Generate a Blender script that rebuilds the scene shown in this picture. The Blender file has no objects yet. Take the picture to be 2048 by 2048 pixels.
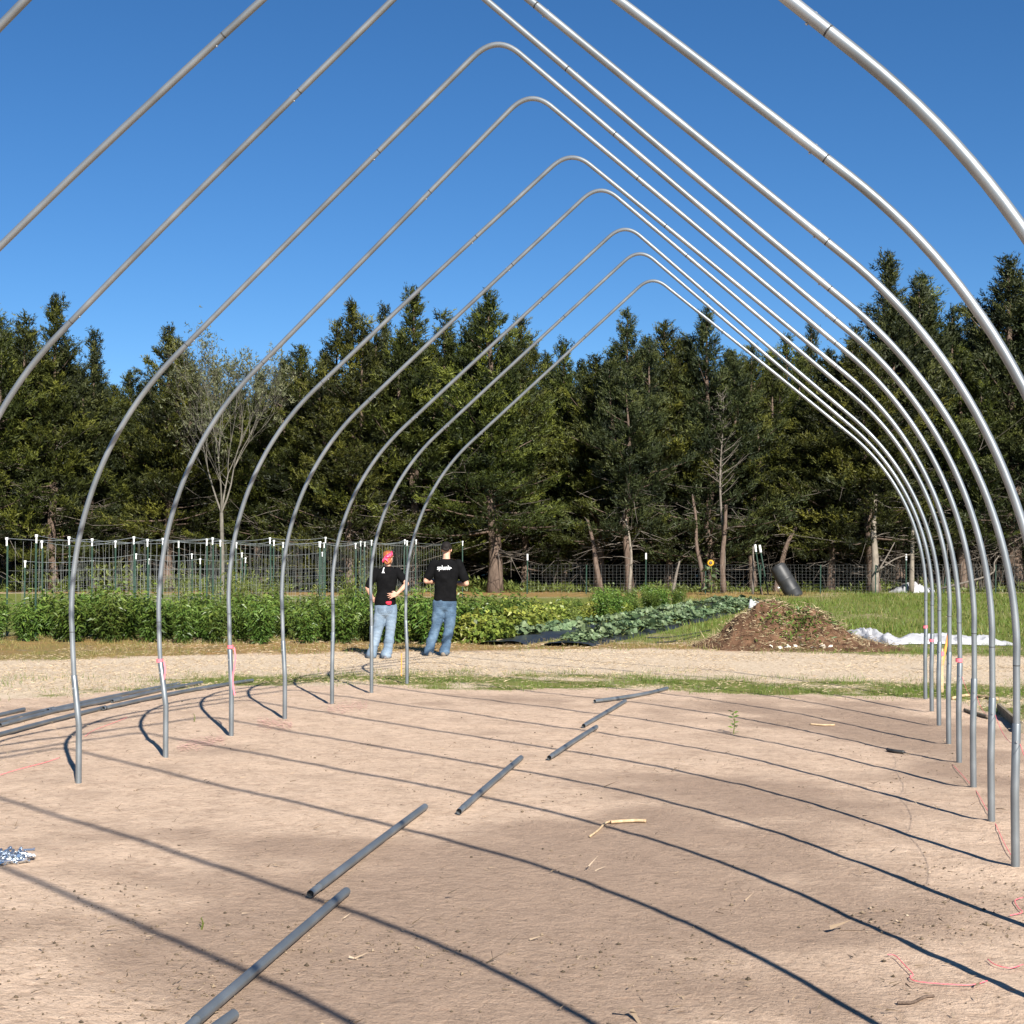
import bpy, math, random
import numpy as np
from mathutils import Vector, Matrix
from mathutils.bvhtree import BVHTree
S = bpy.context.scene
COL = S.collection
PI = math.pi
# ---------------------------------------------------------------- camera
F, YAW, PITCH, CAMH = 2772.4, 0.23939, 0.02524, 1.6      # focal length in pixels of a 2048 px picture
cd = bpy.data.cameras.new('camera'); cam = bpy.data.objects.new('camera', cd); COL.objects.link(cam)
cd.sensor_width = 36; cd.lens = F/2048*36; cd.clip_start = 0.05; cd.clip_end = 5000
cam.location = (0, 0, CAMH); cam.rotation_euler = (PI/2+PITCH, 0, YAW)
S.camera = cam
S.render.resolution_x = S.render.resolution_y = 1024
# ---------------------------------------------------------------- sky and sun
SUN = Vector((0.82, -1.29, 1.0)).normalized()            # towards the sun: behind the camera, to the right
EL = math.asin(SUN.z); AZ = math.atan2(SUN.x, SUN.y)
W = bpy.data.worlds.new('World'); S.world = W; W.use_nodes = True
nt = W.node_tree; bg = nt.nodes['Background']
sky = nt.nodes.new('ShaderNodeTexSky'); sky.sky_type = 'NISHITA'; sky.sun_disc = False
sky.sun_elevation = EL; sky.sun_rotation = AZ; sky.air_density = 0.8; sky.dust_density = 0.0; sky.ozone_density = 6.0
hsw = nt.nodes.new('ShaderNodeHueSaturation'); hsw.inputs['Saturation'].default_value = 1.15
nt.links.new(sky.outputs[0], hsw.inputs['Color']); nt.links.new(hsw.outputs[0], bg.inputs[0]); bg.inputs[1].default_value = 0.056
sl = bpy.data.lights.new('sun', 'SUN'); sl.energy = 5.0; sl.angle = math.radians(0.53); sl.color = (1.0, 0.95, 0.87)
so = bpy.data.objects.new('sun', sl); COL.objects.link(so)
so.rotation_euler = (-SUN).to_track_quat('-Z', 'Y').to_euler()
S.view_settings.view_transform = 'Standard'; S.view_settings.look = 'None'
S.view_settings.exposure = 1.05; S.view_settings.gamma = 1.0; S.view_settings.use_curve_mapping = False

# ---------------------------------------------------------------- numeric helpers
rng = np.random.default_rng(7); random.seed(7)
def sstep(a, b, x):
    t = np.clip((np.asarray(x, float)-a)/(b-a), 0, 1); return t*t*(3-2*t)
def hash2(ix, iy, s):
    h = (ix.astype(np.int64)*374761393 + iy.astype(np.int64)*668265263 + s*1442695041) & 0xffffffff
    h = ((h ^ (h >> 13))*1274126177) & 0xffffffff
    return ((h ^ (h >> 16)) & 0xffff)/65535.0
def vnoise(x, y, s=0):
    x = np.asarray(x, float); y = np.asarray(y, float)
    ix = np.floor(x); iy = np.floor(y); fx = x-ix; fy = y-iy
    fx = fx*fx*(3-2*fx); fy = fy*fy*(3-2*fy)
    a = hash2(ix, iy, s); b = hash2(ix+1, iy, s); c = hash2(ix, iy+1, s); d = hash2(ix+1, iy+1, s)
    return (a*(1-fx)+b*fx)*(1-fy)+(c*(1-fx)+d*fx)*fy
def fbm(x, y, s=0, o=4):
    r = 0; a = .5
    for i in range(o): r = r+a*vnoise(x*2**i, y*2**i, s+i*17); a *= .5
    return r
def gbase(x, y):
    x = np.asarray(x, float); y = np.asarray(y, float)
    t = np.clip((x+5.3)/6.1, 0, 1)
    zl = -.06-.0015*(y-8); zr = -.035-.0115*np.clip(y-7.5, 0, None)
    near = zl*(1-t)+zr*t
    far = -.0113*(np.minimum(y, 40)-7.5)
    m = sstep(13, 19, y)
    return near*(1-m)+far*m
def gz(x, y):
    x = np.asarray(x, float); y = np.asarray(y, float)
    return gbase(x, y)+.05*(fbm(x*.45, y*.45, 3, 3)-.44)+.014*(fbm(x*3, y*3, 9, 3)-.44)
def px(u, v=None, D=None):
    """point on the ground seen at (u, v) of the 2048 px photograph, or the ground point at distance D along column u"""
    a = (u-1024)/F
    if D is not None:
        c, s = math.cos(YAW), math.sin(YAW)
        return (D*(a*c-s), D*(a*s+c))
    b = -(v-1024)/F
    cp, sp = math.cos(PITCH), math.sin(PITCH)
    y1 = cp-b*sp; z1 = sp+b*cp
    c, s = math.cos(YAW), math.sin(YAW)
    dx, dy = a*c-y1*s, a*s+y1*c
    z = 0.
    for i in range(8):
        t = (z-CAMH)/z1; z = float(gz(dx*t, dy*t))
    return (dx*t, dy*t)
def hz(v, D):                                             # height of what is seen at row v at distance D
    return CAMH-(v-1094)/F*D
RIGHT = Vector((math.cos(YAW), math.sin(YAW), 0)); AWAY = Vector((-math.sin(YAW), math.cos(YAW), 0))

# ---------------------------------------------------------------- mesh helpers
class MB:
    def __init__(s): s.v = []; s.f = []; s.c = []; s.n = 0; s.m = []
    def add(s, v, f, c=None, m=0):
        v = np.asarray(v, float).reshape(-1, 3); f = np.asarray(f, int)
        s.v.append(v); s.f.append(f+s.n); s.n += len(v)
        s.c.append(np.full(len(v), .5) if c is None else (np.full(len(v), c) if np.isscalar(c) else np.asarray(c, float)))
        s.m.append(np.full(len(f), m))
    def tube(s, P, R, seg=8, cap=True, c=None, m=0):
        P = np.asarray(P, float); n = len(P)
        R = np.full(n, R) if np.isscalar(R) else np.asarray(R, float)
        T = np.gradient(P, axis=0); T /= np.linalg.norm(T, axis=1)[:, None]+1e-12
        ref = np.array([0, 0, 1.]) if abs(T[0, 2]) < .9 else np.array([1., 0, 0])
        U = np.zeros((n, 3)); u = np.cross(T[0], ref); u /= np.linalg.norm(u)
        for i in range(n):
            u = u-T[i]*np.dot(u, T[i]); u /= np.linalg.norm(u)+1e-12; U[i] = u
        Wv = np.cross(T, U); a = np.arange(seg)*2*PI/seg
        V = P[:, None]+R[:, None, None]*(U[:, None]*np.cos(a)[None, :, None]+Wv[:, None]*np.sin(a)[None, :, None])
        i = np.arange(n-1)[:, None]*seg; j = np.arange(seg)[None]; k = (j+1) % seg
        f = np.stack([i+j, i+k, i+seg+k, i+seg+j], -1).reshape(-1, 4)
        V = V.reshape(-1, 3)
        if cap:
            j = np.arange(seg); z = (n-1)*seg; k0 = np.full(seg, n*seg)
            f = np.vstack([f, np.stack([(j+1) % seg, j, k0, k0], -1), np.stack([z+j, z+(j+1) % seg, k0+1, k0+1], -1)])
            V = np.vstack([V, P[:1], P[-1:]])
            if c is not None and not np.isscalar(c): c = np.concatenate([c, c[:1], c[-1:]])
        s.add(V, f, c, m)
    def box(s, c0, size, rot=None, c=None, m=0):
        x, y, z = np.asarray(size, float)/2
        v = np.array([[-x, -y, -z], [x, -y, -z], [x, y, -z], [-x, y, -z], [-x, -y, z], [x, -y, z], [x, y, z], [-x, y, z]])
        if rot is not None: v = v@np.array(rot.to_3x3()).T
        s.add(v+np.asarray(c0, float), [[0, 3, 2, 1], [4, 5, 6, 7], [0, 1, 5, 4], [1, 2, 6, 5], [2, 3, 7, 6], [3, 0, 4, 7]], c, m)
    def data(s, name, mats, smooth=False):
        V = np.vstack(s.v); F4 = np.vstack(s.f) if all(a.shape[1] == 4 for a in s.f) else None
        me = bpy.data.meshes.new(name)
        if F4 is None:
            Fs = [a if a.shape[1] == 4 else np.hstack([a, a[:, 2:3]]) for a in s.f]; F4 = np.vstack(Fs)
        tri = F4[:, 2] == F4[:, 3]
        cnt = np.where(tri, 3, 4); st = np.concatenate([[0], np.cumsum(cnt)[:-1]])
        mask = np.ones(F4.shape, bool); mask[tri, 3] = False
        loops = F4[mask]
        me.vertices.add(len(V)); me.vertices.foreach_set('co', V.astype(np.float32).ravel())
        me.loops.add(len(loops)); me.loops.foreach_set('vertex_index', loops.astype(np.int32))
        me.polygons.add(len(F4)); me.polygons.foreach_set('loop_start', st.astype(np.int32))
        me.polygons.foreach_set('loop_total', cnt.astype(np.int32))
        me.polygons.foreach_set('material_index', np.concatenate(s.m).astype(np.int32))
        me.polygons.foreach_set('use_smooth', np.full(len(F4), smooth))
        at = me.attributes.new('shade', 'FLOAT', 'POINT'); at.data.foreach_set('value', np.concatenate(s.c).astype(np.float32))
        me.update(calc_edges=True)
        for m in (mats if isinstance(mats, (list, tuple)) else [mats]): me.materials.append(m)
        return me
    def build(s, name, mats, parent=None, smooth=False):
        return link(name, s.data(name, mats, smooth), parent)
def link(name, data, parent=None):
    o = bpy.data.objects.new(name, data); COL.objects.link(o)
    if parent is not None: o.parent = parent
    return o
def thing(name, loc=(0, 0, 0), rz=0., label=None, cat=None, group=None):
    o = bpy.data.objects.new(name, None); COL.objects.link(o); o.empty_display_size = .1
    o.location = loc; o.rotation_euler = (0, 0, rz)
    return tag(o, label, cat, group)
def tag(o, label=None, cat=None, group=None, kind=None):
    if label: o['label'] = label
    if cat: o['category'] = cat
    if group: o['group'] = group
    if kind: o['kind'] = kind
    return o
def copy_tree(o, parent=None):
    c = o.copy(); COL.objects.link(c)
    if parent is not None: c.parent = parent
    for ch in list(o.children): copy_tree(ch, c)
    return c

# ---------------------------------------------------------------- materials
def mat(name, rough=.6, metal=0., color=(.5, .5, .5), spec=.5):
    m = bpy.data.materials.new(name); m.use_nodes = True
    b = m.node_tree.nodes['Principled BSDF']
    b.inputs['Base Color'].default_value = (*color, 1); b.inputs['Roughness'].default_value = rough
    b.inputs['Metallic'].default_value = metal; b.inputs['Specular IOR Level'].default_value = spec
    return m, m.node_tree, b
def N(t, typ, **kw):
    n = t.nodes.new(typ)
    for k, v in kw.items():
        if k in n.inputs.keys(): n.inputs[k].default_value = v
        else: setattr(n, k, v)
    return n
def noise(t, scale, detail=4, rough=.55, vec=None, dist=0.):
    n = N(t, 'ShaderNodeTexNoise'); n.inputs['Scale'].default_value = scale; n.inputs['Detail'].default_value = detail
    n.inputs['Roughness'].default_value = rough; n.inputs['Distortion'].default_value = dist
    if vec is None: vec = coords(t)
    t.links.new(vec, n.inputs['Vector']); return n.outputs[0]
def coords(t, scale=None, kind='Object'):
    tc = N(t, 'ShaderNodeTexCoord')
    if scale is None: return tc.outputs[kind]
    mp = N(t, 'ShaderNodeMapping'); mp.inputs['Scale'].default_value = scale
    t.links.new(tc.outputs[kind], mp.inputs['Vector']); return mp.outputs[0]
def ramp(t, fac, stops):
    r = N(t, 'ShaderNodeValToRGB'); t.links.new(fac, r.inputs[0])
    e = r.color_ramp.elements
    while len(e) < len(stops): e.new(.5)
    for i, (p, c) in enumerate(stops): e[i].position = p; e[i].color = (*c, 1) if len(c) == 3 else c
    return r.outputs[0]
def mix(t, fac, a, b, blend='MIX'):
    m = N(t, 'ShaderNodeMix', data_type='RGBA', blend_type=blend)
    for sock, val in ((m.inputs['Factor'], fac), (m.inputs[6], a), (m.inputs[7], b)):
        if hasattr(val, 'is_output'): t.links.new(val, sock)
        elif isinstance(val, (int, float)): sock.default_value = val
        else: sock.default_value = (*val, 1)
    return m.outputs[2]
def math_(t, op, a, b=0., clamp=False):
    m = N(t, 'ShaderNodeMath', operation=op); m.use_clamp = clamp
    for i, v in enumerate((a, b)):
        if hasattr(v, 'is_output'): t.links.new(v, m.inputs[i])
        else: m.inputs[i].default_value = v
    return m.outputs[0]
def bump(t, b, h, strength=.5, dist=.01):
    n = N(t, 'ShaderNodeBump'); n.inputs['Strength'].default_value = strength; n.inputs['Distance'].default_value = dist
    t.links.new(h, n.inputs['Height']); t.links.new(n.outputs[0], b.inputs['Normal'])
def attr(t, name, out='Fac'):
    a = N(t, 'ShaderNodeAttribute'); a.attribute_name = name; return a.outputs[out]

def m_ground():
    m, t, b = mat('soil_and_grass', .95, spec=.15)
    pos = N(t, 'ShaderNodeNewGeometry').outputs['Position']
    zc = attr(t, 'zone', 'Color'); sep = N(t, 'ShaderNodeSeparateColor'); t.links.new(zc, sep.inputs[0])
    n0 = noise(t, .55, 5, .6, pos); n1 = noise(t, 3.2, 6, .65, pos); n2 = noise(t, 22, 5, .7, pos); n3 = noise(t, 90, 4, .7, pos); n5 = noise(t, 9, 6, .7, pos, .6)
    mp = N(t, 'ShaderNodeMapping'); mp.inputs['Rotation'].default_value = (0, 0, .35); mp.inputs['Scale'].default_value = (3.2, 4.4, 1); t.links.new(pos, mp.inputs['Vector'])
    n4 = noise(t, 3, 7, .72, mp.outputs[0], 1.2)
    dirt = ramp(t, n1, [(.28, (.35, .245, .172)), (.5, (.455, .328, .235)), (.72, (.56, .415, .305))])
    dirt = mix(t, ramp(t, n4, [(.35, (0, 0, 0)), (.7, (1, 1, 1))]), dirt, (.62, .465, .34))
    damp = attr(t, 'damp'); d2 = math_(t, 'MULTIPLY', damp, math_(t, 'ADD', math_(t, 'MULTIPLY', n2, .9), .48), True)
    dirt = mix(t, d2, dirt, (.315, .225, .163))
    dirt = mix(t, ramp(t, n2, [(.34, (.6, .6, .6)), (.43, (0, 0, 0))]), dirt, (.24, .155, .105))
    dirt = mix(t, ramp(t, n3, [(.62, (0, 0, 0)), (.74, (.5, .5, .5))]), dirt, (.60, .45, .32))
    dirt = mix(t, .8, dirt, ramp(t, n5, [(.3, (.78, .77, .76)), (.5, (1, 1, 1)), (.7, (1.14, 1.13, 1.12))]), 'MULTIPLY')
    dirt = mix(t, .7, dirt, ramp(t, n3, [(.3, (.74, .72, .70)), (.52, (1, 1, 1)), (.75, (1.1, 1.1, 1.1))]), 'MULTIPLY')
    straw = ramp(t, n2, [(.3, (.33, .24, .155)), (.48, (.52, .41, .29)), (.65, (.66, .54, .40))])
    dry = ramp(t, n1, [(.35, (.12, .11, .035)), (.5, (.24, .15, .055)), (.68, (.36, .21, .085))])
    grass = ramp(t, n1, [(.3, (.085, .11, .020)), (.5, (.13, .155, .032)), (.7, (.20, .175, .065))])
    jit = math_(t, 'MULTIPLY', math_(t, 'SUBTRACT', n2, .5), 1.5)
    jit = math_(t, 'ADD', jit, math_(t, 'MULTIPLY', math_(t, 'SUBTRACT', n1, .5), 1.2))
    def msk(ch):
        a = math_(t, 'ADD', sep.outputs[ch], jit); return ramp(t, a, [(.38, (0, 0, 0)), (.62, (1, 1, 1))])
    col = mix(t, msk(1), dirt, straw); col = mix(t, msk(2), col, dry); col = mix(t, msk(0), col, grass)
    t.links.new(col, b.inputs['Base Color'])
    h = math_(t, 'ADD', math_(t, 'MULTIPLY', n2, .7), math_(t, 'MULTIPLY', n4, .75)); h = math_(t, 'ADD', h, math_(t, 'MULTIPLY', n3, .3))
    bump(t, b, h, .7, .03)
    return m
def m_galv(name, dark=0.):
    m, t, b = mat(name, .36, .62)
    c = coords(t)
    n1 = noise(t, 4, 2, .5, c); n2 = noise(t, 7, 2, .5, c)
    k = 1-dark
    col = ramp(t, n1, [(.3, (.18*k, .20*k, .212*k)), (.6, (.26*k, .285*k, .30*k)), (.8, (.35*k, .375*k, .385*k))])
    t.links.new(col, b.inputs['Base Color'])
    t.links.new(ramp(t, n2, [(.3, (.38, .38, .38)), (.7, (.48, .48, .48))]), b.inputs['Roughness'])
    return m
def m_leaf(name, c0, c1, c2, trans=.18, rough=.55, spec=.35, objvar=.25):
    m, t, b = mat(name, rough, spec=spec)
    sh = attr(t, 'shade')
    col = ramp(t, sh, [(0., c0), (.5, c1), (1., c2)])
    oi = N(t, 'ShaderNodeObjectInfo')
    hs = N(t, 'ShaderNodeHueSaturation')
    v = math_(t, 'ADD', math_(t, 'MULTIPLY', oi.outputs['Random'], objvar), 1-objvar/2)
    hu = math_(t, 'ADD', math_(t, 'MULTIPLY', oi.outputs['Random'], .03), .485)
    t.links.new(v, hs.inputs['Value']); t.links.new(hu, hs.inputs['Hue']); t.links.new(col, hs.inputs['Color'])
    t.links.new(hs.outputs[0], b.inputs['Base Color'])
    if trans > 0:
        tr = N(t, 'ShaderNodeBsdfTranslucent'); t.links.new(hs.outputs[0], tr.inputs[0])
        ms = N(t, 'ShaderNodeMixShader'); ms.inputs[0].default_value = trans
        t.links.new(b.outputs[0], ms.inputs[1]); t.links.new(tr.outputs[0], ms.inputs[2])
        t.links.new(ms.outputs[0], t.nodes['Material Output'].inputs[0])
    return m
def m_noisy(name, c0, c1, scale=8, rough=.8, spec=.3, bmp=.4, dist=.01, metal=0., stretch=None):
    m, t, b = mat(name, rough, metal, spec=spec)
    c = coords(t, stretch)
    n = noise(t, scale, 5, .65, c)
    t.links.new(ramp(t, n, [(.3, c0), (.7, c1)]), b.inputs['Base Color'])
    if bmp: bump(t, b, n, bmp, dist)
    return m
M = {}
M['galv'] = m_galv('galvanized_steel'); M['galv_post'] = m_galv('galvanized_ground_post', .08)
M['galv_dull'] = m_galv('darker_galvanized_pipe', .18)  # same galvanized metal with an evenly darker base colour
M['dark_joint_bore'] = mat('dark_gap', .7, .3, (.05, .05, .05))[0]
M['bolt'] = mat('zinc_bolt', .6, .3, (.26, .27, .28))[0]
M['shiny'] = mat('bright_zinc', .22, .95, (.62, .66, .70))[0]
M['bark'] = m_noisy('cedar_bark', (.05, .034, .025), (.18, .13, .10), 9, .9, .2, .8, .03, stretch=(2.2, 2.2, .35))
M['deadwood'] = m_noisy('grey_dead_wood', (.09, .075, .062), (.22, .19, .16), 14, .9, .2, .5, .01)
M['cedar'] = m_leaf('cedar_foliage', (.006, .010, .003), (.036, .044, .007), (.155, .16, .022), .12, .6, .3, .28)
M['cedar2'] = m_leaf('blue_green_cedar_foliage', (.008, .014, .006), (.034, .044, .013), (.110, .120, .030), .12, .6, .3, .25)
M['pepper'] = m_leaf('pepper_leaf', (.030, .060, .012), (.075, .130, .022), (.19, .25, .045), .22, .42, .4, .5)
M['yellowleaf'] = m_leaf('yellow_green_leaf', (.055, .085, .014), (.15, .185, .03), (.32, .33, .06), .25, .45, .4, .2)
M['squash'] = m_leaf('squash_leaf', (.05, .085, .04), (.115, .165, .08), (.21, .27, .13), .22, .5, .4, .2)
M['weed'] = m_leaf('weed_leaf', (.05, .07, .015), (.13, .16, .035), (.26, .27, .07), .25, .5, .35, .3)
M['grass'] = m_leaf('grass_blade', (.30, .22, .085), (.105, .145, .025), (.165, .24, .032), .3, .5, .3, .1)
M['straw'] = m_leaf('dry_straw', (.20, .14, .08), (.42, .32, .20), (.60, .48, .32), .1, .7, .2, .1)
M['debris'] = m_leaf('soil_crumb', (.07, .05, .035), (.24, .17, .12), (.48, .37, .28), 0, .9, .2, 0)
M['ground'] = m_ground()

# ---------------------------------------------------------------- ground sheet
def axis(lo, hi, fine, a, b, gr=1.16):
    v = list(np.arange(a, b, fine)); s = fine; x = a
    while x > lo: s *= gr; x -= s; v.insert(0, x)
    s = fine; x = v[-1]
    while x < hi: s *= gr; x += s; v.append(x)
    return np.array(v)
E1 = ([-12, -9, -7, -2.35, 1.1, 1.8, 2.6, 3.4, 6], [12.6, 13.4, 15.6, 16.5, 16.5, 13.2, 10.8, 8.5, 6])
E2 = ([-14, -10.6, -7.8, -2.7, 1.2, 6], [13.8, 15.9, 17.3, 18.9, 18.5, 18.6])
E3 = ([-14, -12.4, -9.5, -3.4, 1.6, 6], [17, 18.6, 21, 24.2, 23.7, 23.5])
def zones(X, Y):
    w = .5*(fbm(X*.8, Y*.8, 31, 3)-.44)
    e1 = np.interp(X, *E1)+w; e2 = np.interp(X, *E2)+w*1.2; e3 = np.interp(X, *E3)+w
    w2 = .9*(fbm(X*2.3, Y*2.3, 33, 2)-.38); beyond1 = sstep(-.35, .45, Y-e1+w2); beyond2 = sstep(-.9, .9, Y-e2+w2); beyond3 = sstep(-.6, .6, Y-e3+w2)
    lf = sstep(-7, -9.5, X)
    g = beyond1*(1-beyond2)*(.80-.52*lf)*np.clip(.35+1.6*(fbm(X*1.3, Y*1.7, 41, 3)-.14), .3, 1.15)
    g = np.maximum(g, beyond1*sstep(1.5, 2.2, X)*(1-beyond2)*.95)
    tan = beyond1*(1-.0*g); tan = tan*(1-beyond3)
    patch = fbm(X*.5, Y*.35, 77, 3)
    tan = np.clip(tan+beyond3*sstep(.52, .62, patch)*.38*sstep(26, 30, Y), 0, 1)
    dry = beyond3*np.where(X < -3.6, .75*(1-sstep(25, 27, Y))+.35*sstep(50, 56, Y), .03+.7*np.exp(-((X+2.6)/2.3)**2-((Y-25)/2.2)**2))
    dry = np.clip(dry+.8*sstep(51, 56, Y)*(1-sstep(-3, 1, X)), 0, 1)
    g = np.maximum(g, beyond3*np.clip(.86+1.1*(patch-.44)-.75*dry, 0, 1))
    g = g*(1-.8*sstep(62, 66, Y)); dry = np.clip(dry+.6*sstep(62, 66, Y), 0, 1)
    return g, tan, dry
DAMP_AT = px
def damp(X, Y):
    d = 0
    for u, v, rx, ry, k in [(560, 1690, .9, .35, .9), (900, 1800, 1.5, .8, .85), (1300, 1700, 1.3, .8, .8), (330, 1880, 1.1, .45, .8), (560, 1960, 1.0, .35, .8), (1180, 1970, 1.2, .35, .7), (1500, 1650, 1.1, .8, .8),
                            (1350, 1570, 1.3, .8, .7), (1700, 1600, .9, .8, .75), (1640, 1430, 1.2, 1.7, 1.0), (1100, 1400, 2.0, 1.0, .45), (1850, 1470, .7, 1.6, 1.0), (1560, 1800, 1.0, .5, .6), (200, 1430, 1.0, .8, .4), (1950, 1560, .5, 1.2, .7), (1100, 1850, 1.2, .5, .9), (850, 1950, 1.0, .4, .9), (450, 2010, .8, .25, .6), (1350, 1840, 1.0, .5, .7), (1000, 2030, .6, .25, .7)]:
        x, y = DAMP_AT(u, v)
        d = d+k*np.exp(-(((X-x)/rx)**2+((Y-y)/ry)**2)**1.3)
    n_ = fbm(X*1.6, Y*1.9, 5, 4); return np.clip(sstep(.1, 1.15, d+2.0*(n_-.46)), 0, 1)
gx = axis(-900, 900, .085, -11, 4.2); gy = axis(-60, 2500, .085, 3.0, 26)
GX, GY = np.meshgrid(gx, gy)
GZ = gz(GX, GY)
for _k in range(0, 8):
    for _s in (-1, 1): GZ = GZ+.018*np.exp(-(((GX+2.2436-_s*3.05)/.13)**2+((GY-{0: 7.503, 1: 8.743, 2: 9.991, 3: 11.272, 4: 12.446, 5: 13.792, 6: 14.997, 7: 16.236}[_k])/.13)**2))
fine = (1-sstep(24, 40, GY))
_g, _t, _d = zones(GX, GY)
GZ = GZ+fine*(1-_g)*(.012*(fbm(GX*7, GY*9, 51, 2)-.38)+.022*(fbm(GX*2.2, GY*2.6, 57, 2)-.38)*sstep(.42, .56, fbm(GX*.7, GY*.7, 58, 2)))
rg = MB(); nx, ny = len(gx), len(gy)
ii = (np.arange(ny-1)[:, None]*nx+np.arange(nx-1)[None]).reshape(-1)
rg.add(np.stack([GX, GY, GZ], -1).reshape(-1, 3), np.stack([ii, ii+1, ii+nx+1, ii+nx], -1))
ground = rg.build('ground', M['ground'], smooth=True); tag(ground, kind='structure')
ca = ground.data.attributes.new('zone', 'FLOAT_COLOR', 'POINT')
ca.data.foreach_set('color', np.stack([_g, _t, _d, np.ones_like(_g)], -1).astype(np.float32).ravel())
da = ground.data.attributes.new('damp', 'FLOAT', 'POINT'); da.data.foreach_set('value', damp(GX, GY).astype(np.float32).ravel())

# ---------------------------------------------------------------- greenhouse hoops
X0 = -2.2436
_ph = np.radians(np.linspace(0, 48.1, 30)); RA = 2.41
LEG = np.vstack([np.stack([np.linspace(3.05, 3.066, 9), np.linspace(0, 1.0, 9)], 1), np.stack([3.07-RA+RA*np.cos(_ph), 1.1+RA*np.sin(_ph)], 1), [[2.21, 2.947], [2.188, 2.9665]]])   # half profile: foot, bow, shoulder joint
KX, KZ = .808, 4.203
HY = {-5: 1.31, -4: 2.30}
# per hoop: distance, then small deviations (m) of the left shoulder, left upper joint, right shoulder, right upper joint, and of both heights
HOOP = {-3: (3.831, 0, 0, .006, .028, .035, .047), -2: (5.104, .037, .058, -.021, -.024, .037, -.024), -1: (6.288, -.057, .041, -.036, .019, -.011, -.062), 0: (7.503, -.152, -.057, -.041, -.077, .001, .055),
        1: (8.743, -.018, -.001, -.026, -.017, .032, .046), 2: (9.991, -.003, -.026, -.036, -.054, .069, .088), 3: (11.272, -.015, -.011, -.041, -.020, .064, .025), 4: (12.446, -.004, .018, .001, .020, .029, .019),
        5: (13.792, -.013, .007, -.002, .037, -.039, -.059), 6: (14.997, -.023, -.012, -.010, .015, -.028, -.050), 7: (16.236, .037, -.011, -.016, .005, -.019, -.091)}
for _k, _v in HOOP.items(): HY[_k] = _v[0]
def quad(z, a, b):
    z = np.asarray(z, float); x0, x1, x2 = .8, 2.96, 4.2
    return np.where(z > x0, a*(z-x0)*(z-x2)/((x1-x0)*(x1-x2))+b*(z-x0)*(z-x1)/((x2-x0)*(x2-x1)), 0)
def catmull(P, n=6):
    P = np.asarray(P, float); Q = np.vstack([2*P[0]-P[1], P, 2*P[-1]-P[-2]]); out = []
    for i in range(1, len(Q)-2):
        for k in range(n):
            t = k/n
            out.append(.5*((2*Q[i])+(-Q[i-1]+Q[i+1])*t+(2*Q[i-1]-5*Q[i]+4*Q[i+1]-Q[i+2])*t*t+(-Q[i-1]+3*Q[i]-3*Q[i+1]+Q[i+2])*t**3))
    out.append(P[-1]); return np.array(out)
LEFTDX = {1: .039, 2: .05, 3: .008, 4: .012, 5: -.026, 6: -.013, 7: .007}
HL = {-5: 'galvanized hoop out of frame beside the camera, casting the nearest pipe shadow',
      -4: 'galvanized steel hoop just out of frame overhead, second from the near end of the row',
      -3: 'thick looking galvanized hoop curving across the top right corner, nearest of the hoops in view',
      -2: 'galvanized hoop cutting the top left corner and arching off the right edge',
      -1: 'galvanized hoop whose left rafter meets the left edge well above the trees',
      0: 'galvanized hoop whose right post is the nearest post, at the right edge',
      1: 'galvanized hoop with the highest peak in view, its left post the leftmost on the dirt',
      2: 'galvanized hoop with pink tape beside its left post, peak second highest in view',
      3: 'galvanized hoop with a pink tape tied round its left post, third peak from the top',
      4: 'galvanized hoop with the fourth left post from the left, fourth peak from the top',
      5: 'galvanized hoop with pink dust by its left post, fifth peak from the top',
      6: 'galvanized hoop whose left post stands before the left arm of the woman in red bandana',
      7: 'farthest galvanized hoop with the lowest peak, left post right of the woman'}
SLV = .70
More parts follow.
